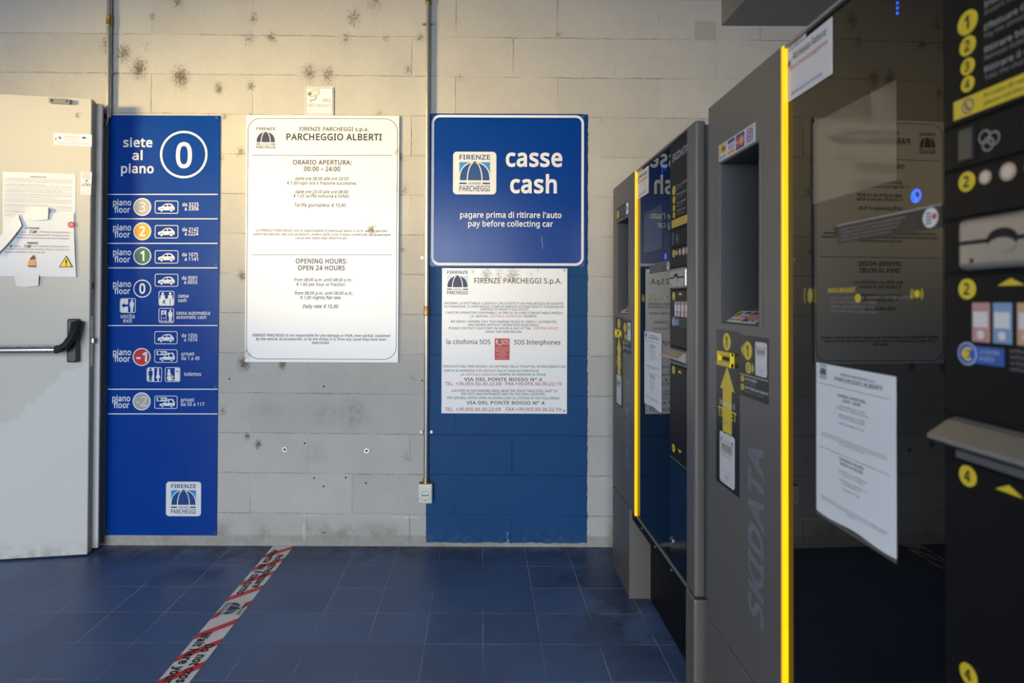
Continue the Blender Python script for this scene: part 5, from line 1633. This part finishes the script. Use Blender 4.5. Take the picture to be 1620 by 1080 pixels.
def card_logos(b, a0, a1, z0, z1, c):
    b.poly([(a0, z0), (a1, z0), (a1, z1), (a0, z1)], c, c + .0006, 'paper')
    u = unit(a0, a1, z0, z1)
    c += .001
    R = lambda x0, x1, y0, y1, m, k=0: b.poly(u([(x0, y0), (x1, y0), (x1, y1), (x0, y1)]), c + k, c + k, m)
    R(.02, .23, .40, .94, 'card_gold')
    b.stroke(u([(.14, .48), (.14, .86)]), (a1 - a0) * .03, c + .0004, 'ink_blue')
    b.stroke(u([(.10, .64), (.22, .64)]), (a1 - a0) * .02, c + .0004, 'ink_blue')
    p, q = u([(.03, .12), (.23, .12)])
    b.text('BANCOMAT', p[0], q[0], p[1], (z1 - z0) * .16, 'ink_blue', c, .02, res=2)
    R(.27, .48, .72, .94, 'card_navy'); R(.27, .48, .10, .30, 'card_orange')
    p, q = u([(.28, .38), (.47, .38)])
    b.text('VISA', p[0], q[0], p[1], (z1 - z0) * .26, 'card_navy', c, .02, .15, res=2)
    R(.51, .74, .08, .94, 'card_navy')
    rr_ = (z1 - z0) * .27
    p, q = u([(.58, .5), (.67, .5)])
    b.disc(*p, rr_, c + .0004, c + .0004, 'card_red', 20)
    b.disc(*q, rr_, c + .0006, c + .0006, 'card_orange', 20)
    p, q = u([(.535, .44), (.715, .44)])
    b.text('MasterCard', p[0], q[0], p[1], (z1 - z0) * .13, 'plate_white', c + .0009, .01, res=1)
    R(.77, .985, .08, .94, 'card_sky')
    p = u([(.878, .50)])[0]
    b.ring(*p, (z1 - z0) * .30, (z1 - z0) * .37, c + .0004, 'card_red', 24)
    b.stroke(u([(.82, .26), (.935, .74)]), (z1 - z0) * .07, c + .0006, 'card_red')
    b.stroke(u([(.845, .66), (.92, .62), (.85, .42), (.91, .36)]), (z1 - z0) * .06, c + .0005, 'card_navy')


def machine(name, Y0, label, near):
    root = empty(name, (XF, Y0, 0), (0, 0, -R90))
    tag(root, label, 'payment machine', 'parking payment machines')
    # grey front with the card bay cut out
    s0, s1, z0, z1 = .078, .292, 1.146, 1.546
    b = B()
    b.box(0, s0, SEAM, MH, -.030, 0, 'machine_grey')
    b.box(s1, .380, SEAM, MH, -.030, 0, 'machine_grey')
    b.box(s0, s1, SEAM, z0, -.030, 0, 'machine_grey')
    b.box(s0, s1, z1, MH, -.030, 0, 'machine_grey')
    b.build('front_panel', root)
    b = B()
    dp = -.125
    b.box(s0 - .003, s0 + .0006, z0 - .01, z1, dp, -.002, 'bay_grey')
    b.box(s1 - .0006, s1 + .003, z0 - .01, z1, dp, -.002, 'bay_grey')
    b.box(s0, s1, z1 - .0006, z1 + .003, dp, -.002, 'bay_grey')
    b.box(s0, s1, z0, z1, dp - .003, dp, 'bay_grey')
    bay = b.build('card_bay', root)
    b = B()                                    # sloping shelf
    b.add([(s0, z0, -.004), (s1, z0, -.004), (s1, z0 + .085, dp), (s0, z0 + .085, dp), (s0, z0 - .004, -.004), (s1, z0 - .004, -.004)],
          [(0, 1, 2, 3), (4, 5, 1, 0)], 'machine_grey')
    b.build('terminal_shelf', bay)
    b = B()                                    # frame around the bay
    f = .006
    for q in ((s0 - f, s0, z0 - f, z1 + f), (s1, s1 + f, z0 - f, z1 + f), (s0, s1, z1, z1 + f), (s0, s1, z0 - f, z0)):
        b.box(*q, 0, .0025, 'machine_grey')
    b.build('bay_frame', bay)
    k = .085 / (-.004 - dp)
    th = math.atan2(.085, -.004 - dp)

    def on_shelf(nm, fn, dist):
        q = B()
        fn(q)
        vs = []
        for a, y, zz in q.v:                   # tilt the flat drawing onto the slope
            c, up = -y, zz
            vs.append((a, -(-.004 - dist - up * math.cos(th) + c * math.sin(th)), z0 + k * dist + up * math.sin(th) + c * math.cos(th)))
        q.v = vs
        q.build(nm, bay)

    def keypad(q):
        q.box(s1 - .115, s1 - .035, .0, .052, 0, .008, 'body_grey', .002, 1)
        for i in range(4):
            for j in range(3):
                q.box(s1 - .110 + i * .018, s1 - .097 + i * .018, .006 + j * .015, .016 + j * .015, .008, .010, 'bezel')

    if near:
        on_shelf('card_logo_sticker', lambda q: card_logos(q, s0 + .012, s0 + .165, 0, .045, .0006), .006)
        on_shelf('keypad', keypad, .062)
        b = B()
        card_logos(b, .072, .270, 1.552, 1.594, .0005)
        b.build('card_logo_sticker', root)
    else:
        on_shelf('card_logo_sticker', lambda q: card_logos(q, s0 + .012, s0 + .185, 0, .045, .0006), .006)
        on_shelf('keypad', keypad, .062)
        b = B()
        b.poly([(.072, 1.552), (.292, 1.552), (.292, 1.612), (.072, 1.612)], 0, .0006, 'label_black')
        b.text('Inserire la carta', .125, .225, 1.588, .010, 'ink_light', .001, .01)
        b.text('insert card', .125, .20, 1.570, .009, 'ink_light', .001, 0)
        b.poly([(.242, 1.560), (.284, 1.560), (.284, 1.606), (.242, 1.606)], .0006, .0009, 'paper')
        b.poly([(.250, 1.566), (.274, 1.583), (.250, 1.600)], .0012, .0012, 'euro_blue')
        b.build('card_label', root)
        numdisc(root, .098, 1.582, .017, '3', .0008)
    # ticket sticker with slot
    b = B()
    a0, a1, y0, y1 = .054, .190, .745, 1.130
    b.poly([(a0, y0), (a1, y0), (a1, y1), (a0, y1)], 0, .0006, 'label_black')
    m = (a0 + a1) / 2
    b.poly([(m - .042, .985), (m, 1.042), (m + .042, .985), (m + .026, .985), (m + .026, .880), (m - .026, .880), (m - .026, .985)], .0008, .0010, 'label_yellow')
    b.text('Inserire il', m - .044, m + .044, .944, .013, 'plate_white', .0014, .01, res=2)
    b.text('TICKET', m - .054, m + .054, .916, .021, 'label_yellow', .0014, .035, res=2)
    b.text('Insert the ticket', m - .036, m + .036, .899, .007, 'ink_light', .0014, 0, res=1)
    lab = b.build('ticket_label', root)
    b = B()
    ticket_picture(b, m - .044, m + .042, .753, .878, .0008)
    b.build('ticket_picture', lab)
    numdisc(root, m - .002, 1.102, .022, '1', .0008)
    b = B()
    sl, sr, sb, st = m - .042, m + .040, 1.042, 1.078
    b.box(sl, sr, sb, sb + .012, .0006, .011, 'label_yellow', .002, 1)
    b.box(sl, sr, st - .010, st, .0006, .009, 'label_yellow', .002, 1)
    b.box(sl, sl + .010, sb, st, .0006, .010, 'label_yellow', .002, 1)
    b.box(sr - .006, sr, sb, st, .0006, .010, 'label_yellow', .002, 1)
    b.box(sl, sr, sb, st, .0006, .0020, 'label_yellow')
    b.box(sl + .018, sr - .008, sb + .014, st - .013, .0020, .0026, 'slit')
    b.build('ticket_slot', root)
    # second sticker
    b = B()
    a0, a1, y0, y1 = .194, .330, .985, 1.124
    b.poly([(a0, y0), (a1, y0), (a1, y1), (a0, y1)], 0, .0006, 'label_black')
    b.stroke([(a0, 1.034), (a1, 1.034)], .0012, .0010, 'plate_white')
    b.poly([(a0 + .006, 1.090), (a0 + .017, 1.105), (a0 + .017, 1.075)], .0010, .0010, 'label_yellow')
    b.poly([(a0 + .072, 1.053), (a0 + .062, 1.066), (a0 + .062, 1.040)], .0010, .0010, 'label_yellow')
    for y, s in ((1.023, 'Inserire il biglietto'), (1.004, 'Ritirare il biglietto dopo il pagamento')):
        b.text(s, a0 + .026, a0 + .026 + .0033 * len(s) * .85, y, .0062, 'plate_white', .0010, .01, res=1)
        b.text('insert the ticket' if y > 1.01 else 'take the ticket after payment', a0 + .026, a0 + .080 if y > 1.01 else a1 - .018, y - .0085, .005, 'ink_light', .0010, 0, res=1)
    lab = b.build('instruction_label', root)
    b = B()
    ticket_picture(b, a0 + .078, a0 + .129, 1.040, 1.113, .0008)
    b.build('ticket_picture', lab)
    numdisc(root, a0 + .040, 1.090, .021, '1', .0008)
    numdisc(root, a0 + .044, 1.052, .013, '3', .0008)
    numdisc(root, a0 + .013, 1.024, .0075, '1', .0008)
    numdisc(root, a0 + .013, 1.005, .0075, '3', .0008)
    # big vertical lettering
    b = B()
    b.text('SKIDATA', .305, .885, .500, .066, 'body_blue', .0005, .045, .28, res=4, vert=True)
    L = b.v
    zs = [p[2] for p in L]
    lo, hi = min(zs), max(zs)
    b.v = [(x, y, .500 + (z - lo) / (hi - lo) * .385) for x, y, z in L]
    b.build('side_lettering', root)
    # yellow light strip
    b = B()
    b.box(.380, .389, SEAM - .005, MH, GC - .002, .0, 'yellow', .0015, 2)
    b.build('light_strip', root)
    # black glass
    b = B()
    n = 40
    vs = []
    for i in range(n + 1):
        s = GS0 + (GS1 - GS0) * i / n
        vs += [(s, SEAM - .004, GC + bow(s)), (s, MH - .006, GC + bow(s))]
    b.add(vs, [(2 * i, 2 * i + 2, 2 * i + 3, 2 * i + 1) for i in range(n)], 'black_glass', True)
    b.box(GS0, GS1, SEAM - .004, MH - .006, GC - .008, GC - .0002, 'gloss_black')
    g = b.build('glass_front', root)
    b = B()
    b.box(.380, .970, MH - .006, MH, -.030, -.003, 'machine_edge')
    b.build('top_rail', root)
    b = B()
    b.box(.389, .970, SEAM - .009, SEAM - .004, -.030, -.006, 'machine_edge')
    b.build('bottom_rail', root)
    # screen and the prints on the glass
    G = lambda: B(None, bow)
    b = G()
    b.poly([(.479 + .219 * i / 8, 1.380) for i in range(9)] + [(.698 - .219 * i / 8, 1.529) for i in range(9)], GC + .0004, GC + .0004, 'dusty_screen')
    b.build('display_screen', root)
    b = G()
    a0, a1, y0, y1 = .554, .783, 1.300, 1.3315
    b.poly(wide(a0, a1, y0, y1), GC + .0004, GC + .0010, 'label_black')
    b.stroke([(a0 + (a1 - a0) * i / 8, y1 - .0008) for i in range(9)], .0016, GC + .0014, 'disc_grey')
    for i, (s, w) in enumerate((('Gentile cliente, prima di procedere al pagamento inserire', .15), ('il biglietto e attendere la richiesta dell\'importo sul', .14),
                                ('display. In caso di necessità premere il pulsante', .135), ('di chiamata per contattare gli operatori', .12))):
        b.text(s, a0 + .012, a0 + .012 + w, 1.3215 - i * .0058, .0034, 'ink_light', GC + .0014, 0, res=1)
    b.disc(a1 - .020, 1.3155, .0135, GC + .0012, GC + .0014, 'plate_white', 24)
    for i in range(4):
        b.stroke([(a1 - .028, 1.308 + i * .0045), (a1 - .018, 1.308 + i * .0045)], .0022, GC + .0018, 'card_navy')
    b.disc(a1 - .0125, 1.3165, .0042, GC + .0018, GC + .0018, 'card_red', 14)
    b.build('help_label', root)
    b = G()
    b.ring(.736, 1.350, .0072, .0092, GC + .0006, 'blue_lamp', 24)
    b.stroke([(.7335, 1.3555), (.7325, 1.350), (.7355, 1.346), (.7395, 1.3455)], .003, GC + .0006, 'blue_lamp')
    b.build('call_button', root)
    LED = [(i * .0075, .030) for i in range(5)] + [(.0, .030 - .0075 * j) for j in range(1, 6)] + [(.030, .0225), (.030, .015)] if not near else \
        [(.0, .030 - .0075 * j) for j in range(-1, 5)]
    b = G()
    for x, y in LED:
        b.disc(.700 + x, 1.626 + y, .0017, GC + .0004, GC + .0006, 'blue_lamp', 8)
    b.build('indicator_lights', root)
    b = G()
    cx, cz = .469, 1.212
    b.disc(cx, cz, .0088, GC + .0004, GC + .0006, 'label_dim', 20, .014)
    for r in (.0155, .0205):
        for t0 in (-.75, math.pi - .75):
            b.ring(cx, cz, r, r + .0022, GC + .0006, 'label_dim', 12, t0, t0 + 1.5)
    b.build('contactless_mark', root)
    b = G()
    b.text('RINNOVO ABBONAMENTI', .527, .602, 1.2165, .0075, 'label_yellow', GC + .0006, .02, res=1)
    for i, (s, a1) in enumerate((('Inserire la tessera nella fessura    o avvicinare la KEYCARD al simbolo', .728), ('Premere il tasto "Prolungamento" sul monitor', .655),
                                 ("Effettuare il pagamento dell'importo dovuto", .650), ('Premere il tasto ricevuta e ritirare la tessera', .656))):
        b.text(s, .534, a1, 1.2055 - i * .0075, .0045, 'ink_light', GC + .0006, 0, res=1)
    b.disc(.609, 1.2065, .0072, GC + .0010, GC + .0012, 'label_yellow', 18)
    b.text('1', .6072, .6105, 1.203, .007, 'label_black', GC + .0016, .02, res=1)
    b.disc(.738, 1.212, .0055, GC + .0010, GC + .0012, 'label_yellow', 18)
    for r in (.0080, .0108):
        for t0 in (-.7, math.pi - .7):
            b.ring(.738, 1.212, r, r + .0013, GC + .0012, 'label_yellow', 10, t0, t0 + 1.4)
    b.build('renewal_print', root)
    # cash module: plates between the glass and the end post, with real gaps
    mc = -.010
    ms0, ms1 = .788, .968
    b = B()
    b.box(ms0 - .002, ms1 + .002, SEAM - .004, MH - .006, -.030, mc - .004, 'slit')
    b.build('module_frame', root)
    plates = [('instruction_plate', 1.428, 1.704), ('coin_plate', 1.308, 1.368), ('call_plate', 1.371, 1.425), ('banknote_plate', 1.238, 1.305),
              ('note_picture_plate', 1.059, 1.235), ('outlet_plate', 1.002, 1.056), ('change_door', .706, .999), ('lower_plate', SEAM - .002, .703)]
    pl = {}
    for nm, y0, y1 in plates:
        b = B()
        b.box(ms0, ms1, y0, y1, mc - .006, mc, 'gloss_black' if nm == 'lower_plate' else 'module_black', .0012, 1)
        pl[nm] = b.build(nm, root)
    q = pl['instruction_plate']
    b = B()
    b.text('SKIDATA', ms0 + .020, ms1 - .012, 1.646, .022, 'disc_grey', mc + .0004, .035, .2, res=3)
    b.build('heading_lettering', q)
    for z, r, n_ in ((1.552, .0150, '1'), (1.5225, .0122, '2'), (1.4965, .0105, '3'), (1.4745, .0100, '4')):
        numdisc(q, .828, z, r, n_, mc + .0003)
    b = B()
    for z, s1_, s2_ in ((1.562, 'Inserire il biglietto', 'Insert ticket'), (1.534, 'Effettuare il pagamento', 'Pay the amount'), (1.507, 'Ritirare biglietto', 'Remove ticket'), (1.483, 'Ritirare il resto', 'Take the change')):
        b.text(s1_, .853, .853 + .0047 * len(s1_), z - .004, .0072, 'disc_grey', mc + .0004, .01, res=2)
        b.text(s2_, .853, .853 + .0043 * len(s2_), z - .0135, .0060, 'ink_light', mc + .0004, 0, res=2)
    b.build('instruction_text', q)
    b = B()
    b.poly([(.806, 1.4345), (.966, 1.4345), (.966, 1.4585), (.806, 1.4585)], mc, mc + .0008, 'label_yellow')
    b.ring(.829, 1.4465, .0075, .0092, mc + .0012, 'card_navy', 20)
    b.stroke([(.8265, 1.4515), (.8255, 1.447), (.8285, 1.443), (.8325, 1.4425)], .0028, mc + .0012, 'card_navy')
    b.text('In caso di necessità', .853, .935, 1.4485, .006, 'ink_grey', mc + .0012, 0, res=1)
    b.text('please call the operator', .853, .94, 1.4395, .005, 'ink_grey', mc + .0012, 0, res=1)
    b.build('call_label', q)
    q = pl['call_plate']
    b = B()
    b.box(.812, .838, 1.377, 1.421, mc, mc + .0015, 'slit')
    b.box(.815, .836, 1.380, 1.418, mc + .0015, mc + .0022, 'blue_dark')
    b.build('coin_slot', q)
    b = B()
    for x, z in ((.853, 1.401), (.866, 1.396), (.858, 1.391)):
        b.ring(x, z, .0065, .0088, mc + .0006 + x * .0003, 'ink_light', 18)
    b.build('coin_symbol', q)
    b = B()
    for i in range(7):
        for j in range(6):
            b.disc(.895 + i * .0095, 1.380 + j * .0075, .0019, mc + .0001, mc + .0005, 'slit', 8)
    b.build('speaker_holes', q)
    q = pl['coin_plate']
    numdisc(q, .826, 1.352, .0125, '2', mc + .0003)
    for x, r in ((.853, .0085), (.884, .0105), (.918, .0120), (.950, .0125)):
        b = B()
        b.disc(x, 1.352, r, mc, mc + .0006, 'coin_copper', 22)
        b.disc(x, 1.352, r * .65, mc + .0009, mc + .0009, 'pale_fill', 18)
        b.build('coin_picture', q)
    q = pl['banknote_plate']
    b = B()
    b.box(.828, .966, 1.240, 1.303, mc - .002, mc + .016, 'bezel', .008, 3)
    b.box(.834, .964, 1.2705, 1.2755, mc + .0152, mc + .0164, 'slit')
    b.disc(.894, 1.273, .020, mc + .0150, mc + .0166, 'slit', 24, .013)
    b.disc(.894, 1.266, .018, mc + .0155, mc + .0172, 'bezel', 24, .009)
    b.disc(.852, 1.251, .0026, mc + .0155, mc + .0165, 'slit', 10)
    b.build('banknote_slot', q)
    q = pl['note_picture_plate']
    numdisc(q, .826, 1.217, .0130, '2', mc + .0003)
    b = B()
    b.poly([(.870, 1.220), (.905, 1.220), (.8875, 1.2285)], mc, mc + .0005, 'label_yellow')
    b.build('up_arrow', q)
    for x, m_ in ((.846, 'note_pink'), (.876, 'note_blue'), (.908, 'note_orange'), (.940, 'note_pink')):
        b = B()
        b.poly([(x - .0125, 1.152), (x + .0125, 1.152), (x + .0125, 1.200), (x - .0125, 1.200)], mc, mc + .0005, m_)
        b.poly([(x - .0105, 1.170), (x + .0105, 1.170), (x + .0105, 1.189), (x - .0105, 1.189)], mc + .0008, mc + .0008, 'paper_label')
        b.disc(x, 1.161, .0055, mc + .0008, mc + .0008, 'paper_label', 12)
        b.build('banknote_picture', q)
    b = B()
    b.poly([(.822, 1.125), (.878, 1.125), (.878, 1.1465), (.822, 1.1465)], mc, mc + .0005, 'euro_blue')
    b.disc(.826, 1.136, .0145, mc + .0004, mc + .0008, 'card_sky', 24)
    b.disc(.826, 1.136, .0125, mc + .0006, mc + .0010, 'euro_blue', 24)
    b.text('€', .818, .834, 1.1285, .015, 'label_yellow', mc + .0014, .04, res=3)
    b.text('LA NOSTRA', .845, .873, 1.138, .005, 'card_sky', mc + .0010, .02, res=1)
    b.text('MONETA', .845, .866, 1.1295, .005, 'card_sky', mc + .0010, .02, res=1)
    b.build('euro_label', q)
    b = B()
    for i in range(4):
        b.text('verificare che le banconote', .886, .955, 1.143 - i * .007, .0042, 'ink_light', mc + .0004, 0, res=1)
    b.build('small_print', q)
    q = pl['outlet_plate']
    b = B()                                    # protruding silver hood over the outlet
    prof = [(1.0535, mc), (1.0500, mc + .010), (1.0320, mc + .036), (1.0270, mc + .036), (1.0150, mc + .004), (1.0150, mc)]
    n = len(prof)
    vs = [(.806, z, c) for z, c in prof] + [(.966, z, c) for z, c in prof]
    b.add(vs, [(i, (i + 1) % n, (i + 1) % n + n, i + n)[::-1] for i in range(n)] + [tuple(range(n)), tuple(range(2 * n - 1, n - 1, -1))], 'bezel')
    b.build('outlet_hood', q)
    b = B()
    b.box(.816, .966, 1.004, 1.014, mc, mc + .008, 'body_grey', .001, 1)
    b.build('outlet_lip', q)
    q = pl['change_door']
    numdisc(q, .826, .983, .0130, '4', mc + .0003)
    b = B()
    b.poly([(.866, .980), (.902, .980), (.884, .9895)], mc, mc + .0005, 'label_yellow')
    b.build('up_arrow', q)
    numdisc(q, .826, .736, .0130, '4', mc + .0003)
    b = B()
    b.poly([(.866, .744), (.902, .744), (.884, .7345)], mc, mc + .0005, 'label_yellow')
    b.build('down_arrow', q)
    q = pl['lower_plate']
    b = B()
    b.ring(.812, .438, .008, .012, mc + .0030, 'steel', 20)
    b.disc(.812, .438, .012, mc, mc + .0028, 'steel', 20)
    b.disc(.812, .438, .0065, mc + .0028, mc + .0034, 'slit', 14)
    b.build('lock', q)
    # end post
    b = B()
    b.box(.970, 1.040, SEAM + .002, MH, -.031, 0, 'machine_grey', .007, 3)
    b.build('end_post', root)
    # body and feet
    b = B()
    zt = MH - .008
    for q in ((.300, 1.026, SEAM - .03, zt, -.42, -.031), (.006, .300, SEAM - .03, 1.125, -.42, -.031), (.006, .300, 1.552, zt, -.42, -.031),
              (.006, .070, 1.125, 1.552, -.42, -.031), (.070, .300, 1.125, 1.552, -.42, -.132)):
        b.box(*q, 'body_grey')
    b.build('cabinet_body', root)
    b = B()
    b.box(0, .305, 0, SEAM - .006, -.36, 0, 'machine_grey', .002, 2)
    b.box(.003, .302, SEAM - .0062, SEAM + .001, -.030, -.006, 'slit')  # black strip laid in the seam, standing for the gap's shade
    b.build('foot', root)
    b = B()
    b.box(.966, 1.040, 0, SEAM - .004, -.36, .001, 'machine_grey', .006, 2)
    b.box(.970, 1.036, SEAM - .0045, SEAM + .0025, -.030, -.006, 'slit')  # likewise black in place of shade, in the seam below the post
    b.build('foot', root)
    b = B()
    b.box(.305, .966, .322, SEAM - .009, -.036, -.012, 'module_black')
    for s in (.45, .62, .80):
        b.disc(s, .340, .0045, -.012, -.010, 'bezel', 12)
    b.build('lower_strip', root)
    b = B()
    b.box(.305, .966, 0, .340, -.36, -.086, 'module_black')
    b.build('kick_plate', root)
    return root


M['body_blue'] = mat('body_blue', (0.165, 0.175, 0.20), 0.38)
M['label_dim'] = mat('label_dim', (0.30, 0.24, 0.02), 0.45)
M['blue_dark'] = mat('blue_dark', (0.012, 0.020, 0.035), 0.3)
machine('payment_machine', YFAR, 'grey and black parking payment machine with yellow strip, farther one beside the block wall', False)
machine('payment_machine', YN, 'grey and black parking payment machine with yellow strip, nearer one at the right edge', True)


def on_glass(name, Y0, label, cat, group=None):
    o = empty(name, (XF, Y0, 0), (0, 0, -R90))
    return tag(o, label, cat, group)


def invoice(Y0, label):
    root = on_glass('invoice_notice', Y0, label, 'notice', 'invoice notices on the machines')
    c = GC + .001
    b = B(None, bow)
    b.poly(wide(.3892, .541, 1.597, 1.6970), c, c + .0006, 'paper_label')
    b.build('paper', root)
    b = B(None, bow)
    c2 = c + .0010
    b.text('Richiesta Fattura', .412, .522, 1.674, .0125, 'ink_grey', c2, .012, .18, res=3)
    b.build('heading_text', root)
    b = B(None, bow)
    b.text('Entro 24 ore dal pagamento', .400, .528, 1.6565, .0085, 'tape_red', c2, .005, .18, res=2)
    b.build('deadline_text', root)
    b = B(None, bow)
    b.text('https://www.fipark.com/richiesta-fattura', .404, .512, 1.607, .0062, 'euro_blue', c2, 0, .18, res=1)
    b.build('link_text', root)
    b = B(None, bow)
    logo(b, .3925, .4045, 1.664, 1.680, c2, None, 'ink_grey', 'paper_label', 'paper_label')
    b.build('logo', root)
    b = B(None, bow)
    b.poly([(.3892, 1.6985), (.456, 1.6985), (.456, 1.7105), (.3892, 1.7105)], c, c + .0006, 'paper_label')
    b.text('AL : NA117', .396, .448, 1.7015, .006, 'pale_ink', c2, .01, res=1)
    b.build('code_strip', root)


def hours_paper(Y0, label):
    root = on_glass('hours_notice', Y0, label, 'notice', 'hours notices on the machines')
    c = GC + .001
    b = B(None, bow)
    n = 10
    lo = [(.491 + .205 * i / n, .824 - .002 * math.sin(i * .9)) for i in range(n + 1)]
    hi = [(.696 - .205 * i / n, 1.0905) for i in range(n + 1)]
    b.poly(lo + hi, c, c + .0006, 'paper')
    b.build('paper', root)
    b = B(None, bow)
    c2 = c + .0010
    sx = .205 / 241.4
    for s, x0, x1, y, cap, bo, it, m in HOURS:
        f = lambda x: .491 + (x - 389.8) * sx * .94 + .006
        b.text(s, f(x0), f(x1), 1.0905 - (y - 186) * .267 / 390, cap * .267 / 390 * .95, 'ink_light' if cap < 6 else 'ink_grey', c2, bo * .6, it, res=1)
    for y in (238, 403.2):
        z = 1.0905 - (y - 186) * .267 / 390
        b.stroke([(.500, z), (.684, z)], .0010, c2, 'ink_light')
    b.build('lettering', root)
    b = B(None, bow)
    logo(b, .5045, .5245, 1.064, 1.0885, c2, None, 'ink_blue', 'card_sky', 'paper')
    b.build('logo', root)
    b = B(None, bow)
    b.poly([(.491, .817), (.696, .816), (.696, .823), (.491, .823)], c - .0003, c + .0002, 'tape_brown')
    b.build('adhesive_tape', root)


M['tape_brown'] = mat('tape_brown', (0.10, 0.085, 0.075), 0.3)
invoice(YFAR, 'small white invoice request notice on the farther payment machine, beside its yellow strip')
invoice(YN, 'white invoice request notice with red line on the nearer payment machine')
hours_paper(YFAR, 'white opening hours paper taped low on the farther machine\'s black glass')
hours_paper(YN, 'white opening hours paper taped on the nearer machine\'s black glass front')
